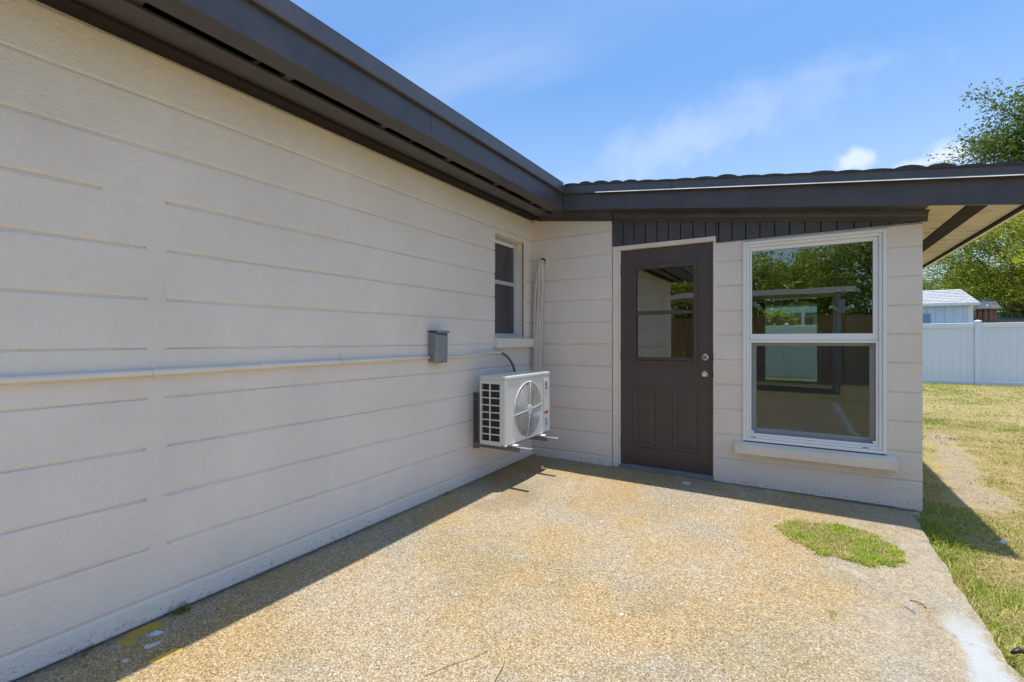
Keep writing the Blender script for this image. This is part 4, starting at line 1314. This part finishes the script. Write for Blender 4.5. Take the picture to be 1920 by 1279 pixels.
# ------------------------------------------------------------------ back yard
FY = 14.34
vf = thing('vinyl_fence', 'long white vinyl privacy fence at the far end of the lawn', 'fence', (5.0, FY, -0.085))
board_me = None
px_list = [-4.0 + 2.385 * i for i in range(10)]
off = 6.745 - min(px_list, key=lambda v: abs(v - 6.745))
px_list = [p + off for p in px_list]
for i, px in enumerate(px_list):
    mb = MB().box((px - 0.065, FY - 0.065, -0.10), (px + 0.065, FY + 0.065, 1.735)); po = mb.build('post', 'fencewhite', vf, 0.006)
    MB().loft([[(px - 0.08, FY - 0.08, 1.7355), (px + 0.08, FY - 0.08, 1.7355), (px + 0.08, FY + 0.08, 1.7355), (px - 0.08, FY + 0.08, 1.7355)],
               [(px - 0.08, FY - 0.08, 1.755), (px + 0.08, FY - 0.08, 1.755), (px + 0.08, FY + 0.08, 1.755), (px - 0.08, FY + 0.08, 1.755)],
               [(px - 0.01, FY - 0.01, 1.79), (px + 0.01, FY - 0.01, 1.79), (px + 0.01, FY + 0.01, 1.79), (px - 0.01, FY + 0.01, 1.79)]]).build('post_cap', 'fencewhite', po)
    if i < len(px_list) - 1:
        xa, xb = px + 0.0655, px_list[i + 1] - 0.0655
        box('top_rail', (xa, FY - 0.045, 1.565), (xb, FY + 0.045, 1.70), 'fencewhite', vf, 0.005)
        box('bottom_rail', (xa, FY - 0.040, -0.07), (xb, FY + 0.040, 0.02), 'fencewhite', vf, 0.005)
        nb = 15; w = (xb - xa) / nb
        for k in range(nb):
            if board_me is None:
                b_ = MB().box((-w / 2 + 0.0006, -0.012, -0.77), (w / 2 - 0.0006, 0.012, 0.77)).build('board', 'fencewhite', None, 0.0025)
                board_me = b_.data; b_.parent = vf
            else:
                b_ = bpy.data.objects.new('board', board_me); COL.objects.link(b_); b_.parent = vf
            b_.location = (xa + w * (k + 0.5) - 5.0, 0, 0.793 + 0.085)

# shed beyond the fence
sh = thing('garden_shed', 'pale blue garden shed with grey shingle hip roof behind the white fence', 'shed', (6.0, 18.6, -0.085))
SX0, SX1, SY0, SY1 = 4.3, 7.36, 17.5, 19.8
box('wall', (SX0, SY0, -0.085), (SX1, SY1, 2.44), 'shedblue', sh, 0)
nx_ = 13
for i in range(nx_):
    a = SX0 + (SX1 - SX0) * i / nx_; b = SX0 + (SX1 - SX0) * (i + 1) / nx_
    box('siding_panel', (a + 0.006, SY0 - 0.014, -0.05), (b - 0.006, SY0 - 0.001, 2.40), 'shedblue', sh, 0.002)
box('corner_trim', (SX1 - 0.11, SY0 - 0.030, -0.05), (SX1 + 0.015, SY0 - 0.015, 2.40), 'white', sh, 0.003)
shw = box('window', (5.72, SY0 - 0.030, 1.55), (6.28, SY0 - 0.015, 2.13), 'shedpane', sh, 0.002)
def hip(x0, x1, y0, y1, ze, xr0, xr1, yr, zr):
    mb = MB(); v = lambda *p: mb.bm.verts.new(p)
    A, B, C_, D_, E_, F_ = v(x0, y0, ze), v(x1, y0, ze), v(x1, y1, ze), v(x0, y1, ze), v(xr0, yr, zr), v(xr1, yr, zr)
    for f in ((A, B, F_, E_), (B, C_, F_), (C_, D_, E_, F_), (D_, A, E_), (A, D_, C_, B)): mb.face(f)
    return mb
sr = hip(SX0 - 0.15, 7.50, 17.3, 20.0, 2.47, 4.6, 7.30, 18.6, 3.04).build('roof', 'greyshingle', sh)
for k in range(9):
    f0 = k / 9; f1 = (k + 1) / 9
    xa = 7.50 + (7.30 - 7.50) * f0; xb = 7.50 + (7.30 - 7.50) * f1
    ya, yb = 17.3 + 1.3 * f0, 17.3 + 1.3 * f1; za, zb = 2.47 + 0.57 * f0, 2.47 + 0.57 * f1
    xl0, xl1 = SX0 - 0.15 + 0.45 * f0, SX0 - 0.15 + 0.45 * f1
    nt_ = 12
    for q in range(nt_):
        p0 = xl0 + (xa - xl0) * (q + (0.5 if k % 2 else 0)) / nt_; p1 = xl0 + (xa - xl0) * min(nt_, q + 1 + (0.5 if k % 2 else 0)) / nt_
        if p1 - p0 < 0.02: continue
        p1 -= 0.008
        lift = 0.012 + 0.008 * rnd.random()
        MB().loft([[(p0, ya - 0.01, za + lift), (p1, ya - 0.01, za + lift), (min(p1, xb), yb, zb + 0.004), (p0, yb, zb + 0.004)],
                   [(p0, ya - 0.01, za + 0.002), (p1, ya - 0.01, za + 0.002), (min(p1, xb), yb, zb + 0.001), (p0, yb, zb + 0.001)]]).build('shingle', 'greyshingle', sr)
box('fascia', (SX0 - 0.15, 17.285, 2.39), (7.50, 17.30, 2.468), 'white', sh, 0.002)

# neighbour house with brick chimney further right
nh = thing('neighbour_house', 'low neighbour house roof with flared brick chimney behind the fence', 'house', (9.5, 22.0, -0.085))
box('wall', (7.9, 20.5, -0.085), (13.0, 24.0, 1.9), 'white', nh, 0)
NR = hip(7.6, 13.2, 20.2, 24.3, 1.92, 8.2, 12.6, 22.3, 2.35).build('roof', 'greyshingle', nh)
ch = MB(); cxx, cyy = 8.28, 19.9
nh2 = thing('log_birdhouse', 'small reddish brown wooden birdhouse with pale flared roof above the fence', 'birdhouse', (cxx, cyy, -0.085))
MB().tube([(cxx, cyy, -0.085), (cxx, cyy, 1.95)], 0.06, 8).build('post', 'bark', nh2)
for k in range(10):
    a = 2 * math.pi * k / 10
    MB().tube([(cxx + 0.23 * math.cos(a), cyy + 0.23 * math.sin(a), 1.80), (cxx + 0.22 * math.cos(a), cyy + 0.22 * math.sin(a), 2.42)], 0.070, 7).build('log', 'brick', nh2, smooth=True)
nrf = MB().loft([[(cxx + r * math.cos(a), cyy + r * math.sin(a), z) for a in np.linspace(0, 2 * math.pi, 8, endpoint=False)] for r, z in ((0.43, 2.36), (0.44, 2.40), (0.28, 2.62), (0.20, 2.66))]).build('roof', 'capstone', nh2)
MB().tube([(cxx, cyy, 2.661), (cxx, cyy, 2.72)], 0.23, 10).build('roof_cap', 'greysteel', nrf)

# house seen straight through the room
n2h = thing('neighbour_bungalow', 'grey-green bungalow with white eaves behind the fence, seen through the window', 'house', (1.0, 20.0, -0.085))
box('wall', (-5.0, 18.0, -0.085), (3.6, 23.0, 2.62), 'neighwall', n2h, 0)
box('fascia', (-5.3, 17.55, 2.86), (3.8, 17.60, 3.02), 'white', n2h, 0.004)
MB().loft([[(x, 17.6, 2.98), (x, 20.5, 3.7), (x, 23.4, 2.98), (x, 23.4, 2.86), (x, 17.6, 2.86)] for x in (-5.3, 3.8)]).build('roof', 'greyshingle', n2h)
box('awning_beam', (-5.0, 17.40, 2.28), (3.7, 17.46, 2.50), 'white', n2h, 0.004)
for x in (-4.0, -1.2, 0.7, 2.4): box('awning_post', (x, 17.40, -0.085), (x + 0.12, 17.46, 2.28), 'white', n2h, 0.004)
box('window', (1.9, 17.97, 1.2), (2.8, 17.995, 2.1), 'darkglass', n2h, 0)

# trees on the right
tree('oak_tree', 'tall dark green oak rising above the roof at the right edge', (14.4, 27.0, -0.085), 6.0, (14.3, 27.0, 9.6), (5.1, 4.4, 4.8), 64, 7, 140000, 0.085, (0.035, 0.07, 0.015), (0.20, 0.28, 0.05), 21, trunk_r=0.4)
tree('yellow_green_tree', 'bright yellow-green leafy tree behind the shed', (9.9, 21.0, -0.085), 2.2, (9.5, 20.8, 4.3), (3.0, 2.2, 2.7), 36, 5, 52000, 0.050, (0.09, 0.16, 0.02), (0.62, 0.64, 0.05), 22, trunk_r=0.17)
tree('shade_tree', 'darker green tree low at the right of the birdhouse', (11.6, 22.6, -0.085), 1.2, (11.2, 22.6, 2.3), (2.2, 1.6, 1.7), 26, 5, 26000, 0.055, (0.04, 0.08, 0.018), (0.24, 0.34, 0.05), 23, trunk_r=0.14)
tree('distant_tree', 'far olive green tree low behind the shed roof', (9.6, 33.0, -0.085), 2.0, (9.6, 33.0, 3.2), (3.2, 2.6, 2.4), 22, 4, 14000, 0.085, (0.05, 0.09, 0.03), (0.24, 0.32, 0.07), 24, trunk_r=0.2)
tree('distant_tree', 'far dark green tree behind the oak at the right', (18.5, 36.0, -0.085), 3.0, (18.5, 36.0, 4.6), (5.0, 4.0, 4.2), 24, 4, 16000, 0.10, (0.05, 0.09, 0.03), (0.18, 0.26, 0.06), 25, trunk_r=0.3)
tree('small_palm_shrub', 'leafy yellow-green shrub just behind the fence, seen through the window', (1.6, 15.6, -0.085), 0.9, (1.5, 15.6, 1.75), (0.8, 0.5, 0.55), 14, 4, 2600, 0.10, (0.15, 0.22, 0.03), (0.45, 0.48, 0.05), 26, trunk_r=0.05)

# utility pole with a cable
up_ = thing('utility_pole', 'weathered utility pole among the trees behind the shed', 'pole', (9.85, 29.0, -0.085))
MB().tube([(9.85, 29.0, -0.085), (9.85, 29.0, 6.3)], [0.16, 0.13], 10).build('post', 'wood', up_, smooth=True)
box('cross_arm', (9.0, 28.84, 6.0), (10.7, 28.94, 6.12), 'wood', up_, 0.01)
cab = MB().tube([(9.85 + tt * 16, 28.9, 5.9 - 4 * 0.9 * tt * (1 - tt) + 0.8 * tt) for tt in np.linspace(0, 1, 24)], 0.018, 5).build('cable', 'capstone', up_)

# ------------------------------------------------------------------ what lies behind the viewer (seen in the glass)
wf = thing('wood_fence', 'weathered brown wooden fence reflected in the window', 'fence', (2.0, -11.5, -0.085))
pick = None
xx = -7.0; k = 0
while xx < 12.0:
    if pick is None:
        p_ = MB().box((-0.068, -0.010, 0.0), (0.068, 0.010, 1.95)).build('picket', 'woodfence', None, 0.003); pick = p_.data; p_.parent = wf
    else:
        p_ = bpy.data.objects.new('picket', pick); COL.objects.link(p_); p_.parent = wf
    p_.location = (xx - 2.0, 0.01 * rnd.random(), 0.03 + 0.02 * rnd.random())
    xx += 0.142; k += 1
for z in (0.35, 1.5): box('rail', (-7.0, -11.56, z), (12.0, -11.513, z + 0.09), 'woodfence', wf, 0.004)
cp = thing('carport', 'grey flat-roofed carport reflected in the window', 'carport', (0.9, -9.8, -0.085))
box('roof', (-1.6, -10.7, 2.36), (3.35, -9.0, 2.44), 'carport', cp, 0.01)
MB().loft([[(x, -8.985, 2.33), (x, -8.96, 2.33), (x, -8.94, 2.45), (x, -8.985, 2.45)] for x in (-1.6, 3.45)]).build('gutter', 'white', cp)
for (x, y) in ((-1.4, -9.2), (0.9, -9.2), (3.1, -9.2), (-1.4, -10.5), (3.1, -10.5)): box('post', (x, y, -0.085), (x + 0.09, y + 0.09, 2.36), 'carport', cp, 0.004)
fl = MB().box((3.12, -9.06, 1.86), (3.26, -8.98, 2.16)).build('flood_light', 'carport', cp, 0.01)
for s in (-1, 1): MB().tube([(3.19 + s * 0.07, -9.0, 1.92), (3.19 + s * 0.2, -8.9, 1.99)], [0.025, 0.045], 10).build('lamp_head', 'carport', fl)
for i, (x, y, h, r, sdd) in enumerate(((-1.4, -15.5, 5.0, 2.6, 31), (1.9, -15.6, 4.7, 2.5, 32), (4.9, -15.2, 5.6, 2.8, 33), (8.4, -16.0, 5.0, 3.0, 34), (-6.0, -17.5, 5.0, 3.0, 35))):
    nm = ('broad olive tree mirrored behind the carport', 'lighter green tree mirrored in the middle of the window', 'tall dark green tree mirrored at the right of the window',
          'bushy green tree beyond the wooden fence towards the right', 'large green tree beyond the wooden fence towards the house end')[i]
    tree('yard_tree', nm, (x, y, -0.085), 1.6, (x, y, h * 0.56), (r, r * 0.9, h * 0.50), 26, 5, 20000, 0.07, (0.16, 0.22, 0.03), (0.62, 0.64, 0.06) if i < 2 else (0.40, 0.46, 0.06), sdd, 'trees behind the wooden fence', 0.16)


# ------------------------------------------------------------------ small things on the patio
def blot(name, label, cat, cx, cy, rx, ry, rot, mat, seed, th=0.0016, irr=0.35, group=None):
    r_ = random.Random(seed); mb = MB(); n = 26
    O = (cx, cy, PZ(cx, cy))
    top, bot = [], []
    ph = [r_.uniform(0, 6.28) for _ in range(4)]
    for i in range(n):
        a = 2 * math.pi * i / n
        w = 1 + irr * (0.5 * math.sin(2 * a + ph[0]) + 0.4 * math.sin(3 * a + ph[1]) + 0.3 * math.sin(5 * a + ph[2])) + 0.08 * r_.uniform(-1, 1)
        x, y = rx * w * math.cos(a), ry * w * math.sin(a)
        X = cx + x * math.cos(rot) - y * math.sin(rot); Y = cy + x * math.sin(rot) + y * math.cos(rot)
        top.append((X, Y, PZ(X, Y) + th)); bot.append((X, Y, PZ(X, Y) + 0.0004))
    mb.loft([bot, top])
    o = mb.build(name, mat, None, origin=O)
    tag(o, label, cat, group)
    return o


def poly_spill(name, label, cat, pts, mat, th=0.0016):
    # smooth closed outline through the given points
    n = len(pts); out = []
    for i in range(n):
        p0, p1, p2, p3 = (Vector(pts[(i + k - 1) % n]) for k in range(4))
        for q in range(4):
            t_ = q / 4
            out.append(0.5 * ((2 * p1) + (p2 - p0) * t_ + (2 * p0 - 5 * p1 + 4 * p2 - p3) * t_ ** 2 + (3 * p1 - p0 - 3 * p2 + p3) * t_ ** 3))
    out = [(max(0.006, v.x + rnd.uniform(-.0015, .0015)), v.y + rnd.uniform(-.0015, .0015)) for v in out]
    mb = MB(); mb.loft([[(x, y, PZ(x, y) + 0.0004) for x, y in out], [(x, y, PZ(x, y) + th) for x, y in out]])
    o = mb.build(name, mat, None, origin=(out[0][0], out[0][1], 0))
    tag(o, label, cat)
    return o


poly_spill('paint_spill', 'dull yellow paint spill on the shaded patio by the wall', 'paint spill', [(0.037, -3.523), (0.037, -3.504), (0.014, -3.48), (0.012, -3.443), (0.014, -3.415), (0.020, -3.383), (0.052, -3.377), (0.086, -3.397), (0.067, -3.428), (0.071, -3.459), (0.079, -3.479), (0.09, -3.491), (0.123, -3.495), (0.13, -3.508), (0.085, -3.53)], 'yellow')
poly_spill('paint_spill', 'bright yellow paint streak at the sunlit edge of the eave shadow', 'paint spill', [(0.288, -3.516), (0.282, -3.479), (0.287, -3.442), (0.304, -3.414), (0.326, -3.424), (0.32, -3.45), (0.325, -3.491), (0.315, -3.513)], 'yellowbright')
poly_spill('paint_smear', 'larger white paint smear beside the yellow spill', 'paint smear', [(0.173, -3.488), (0.163, -3.476), (0.18, -3.46), (0.184, -3.439), (0.199, -3.448), (0.198, -3.473), (0.193, -3.491)], 'whitespill')
poly_spill('paint_smear', 'upper white paint smear touching the yellow spill', 'paint smear', [(0.1, -3.447), (0.092, -3.416), (0.127, -3.402), (0.135, -3.419), (0.124, -3.439)], 'whitespill')
poly_spill('paint_smear', 'small white paint dab nearest the lower left corner', 'paint smear', [(0.202, -3.569), (0.191, -3.559), (0.206, -3.55), (0.219, -3.558), (0.214, -3.569)], 'whitespill')
poly_spill('paper_scrap', 'pale scrap of paper on the shaded patio in front of the door', 'scrap', [(1.522, -0.203), (1.534, -0.167), (1.584, -0.160), (1.587, -0.188), (1.576, -0.238), (1.542, -0.227)], 'whitespill', 0.004)
CH = [(1.05, -2.05), (0.75, -1.60), (1.25, -1.35), (0.62, -2.2), (1.55, -1.75), (0.98, -2.55), (1.9, -1.1), (1.35, -0.75), (0.9, -1.15), (2.05, -1.95), (1.7, -2.3), (2.3, -1.5), (0.45, -1.9), (2.15, -0.75), (1.3, -2.2), (0.55, -2.9)]
for i, (x, y) in enumerate(CH):
    blot('paint_chip', 'tiny white paint chip lying on the sunlit patio', 'paint chip', x, y, 0.007 + 0.005 * rnd.random(), 0.005 + 0.003 * rnd.random(), rnd.random() * 3, 'whitespill', 40 + i, 0.002, 0.3, 'white paint chips on the patio')


def stalk(name, label, pts, r, mat, cat='stalk'):
    o = MB().tube([(x, y, PZ(x, y) + z) for x, y, z in pts], r, 5).build(name, mat, None, origin=(pts[0][0], pts[0][1], 0))
    tag(o, label, cat); return o


stalk('dry_stalk', 'long bent dry grass stalk near the bottom of the patio', [(1.22, -3.04, 0.004), (1.26, -2.95, 0.010), (1.31, -2.87, 0.012), (1.335, -2.805, 0.005)], 0.0022, 'straw')
stalk('dry_stalk', 'forked dry grass stalk beside the long one', [(1.455, -3.02, 0.003), (1.45, -2.93, 0.012), (1.438, -2.86, 0.014), (1.40, -2.78, 0.006)], 0.0022, 'straw')
stalk('twig', 'short brown twig low on the patio', [(1.58, -2.925, 0.004), (1.61, -2.905, 0.006), (1.645, -2.895, 0.004)], 0.0025, 'bark', 'twig')
stalk('wire_scrap', 'short dark blue wire scrap near the lawn edge', [(2.80, -1.62, 0.003), (2.785, -1.595, 0.006), (2.77, -1.575, 0.003)], 0.0022, 'blueplastic', 'scrap')
stalk('wire_scrap', 'curled black wire scrap near the lawn edge', [(2.80, -1.50, 0.003), (2.825, -1.507, 0.007), (2.845, -1.525, 0.007), (2.850, -1.545, 0.003)], 0.002, 'black', 'scrap')
o = blot('plastic_scrap', 'small pale blue plastic scrap on the lawn by the eave shadow', 'scrap', 3.44, -0.25, 0.018, 0.012, 0.4, 'label', 71, 0.014)
o.location.z = -0.05
o = MB().tube([(3.075, -1.72, -0.02), (3.10, -1.70, -0.012), (3.13, -1.69, -0.02)], [0.006, 0.011, 0.005], 8).build('rubber_scrap', 'black', None, smooth=True, origin=(3.10, -1.70, -0.03))
tag(o, 'black rubber scrap in the grass at the patio edge', 'scrap')


def tuft(label, cx, cy, n, h, seed, green=0.3, cat='weed', name='weed_tuft'):
    rng = np.random.default_rng(seed)
    P = np.stack([rng.normal(0, 0.014, n), rng.normal(0, 0.022, n), np.zeros(n)], 1)
    m_ = rng.uniform(0, 1, (n, 1))
    C = (GREEN * 0.6) * (1 - m_) + (TAN * 0.7) * m_ if green < 0.5 else GREEN * (1 - m_) + LIME * m_
    me = blades(name, P, rng.uniform(0.4, 1, n) * h, rng.uniform(0.002, 0.004, n), rng.uniform(0.2, 1.0, n), C, rng)
    o = bpy.data.objects.new(name, me); COL.objects.link(o); o.location = (cx, cy, PZ(cx, cy) + 0.001)
    tag(o, label, cat); return o


tuft('dry weed tuft at the foot of the wall above the yellow spill', 0.035, -3.30, 60, 0.06, 81)
tuft('tiny weed at the foot of the wall in the lower left corner', 0.028, -3.62, 26, 0.035, 82)
tuft('tiny green weed sprouting from the patio below the grass patch', 2.487, -1.83, 40, 0.02, 83, 0.8)
tuft('dry leaf tuft at the foot of the wall near the air conditioner', 0.03, -1.45, 26, 0.03, 84)
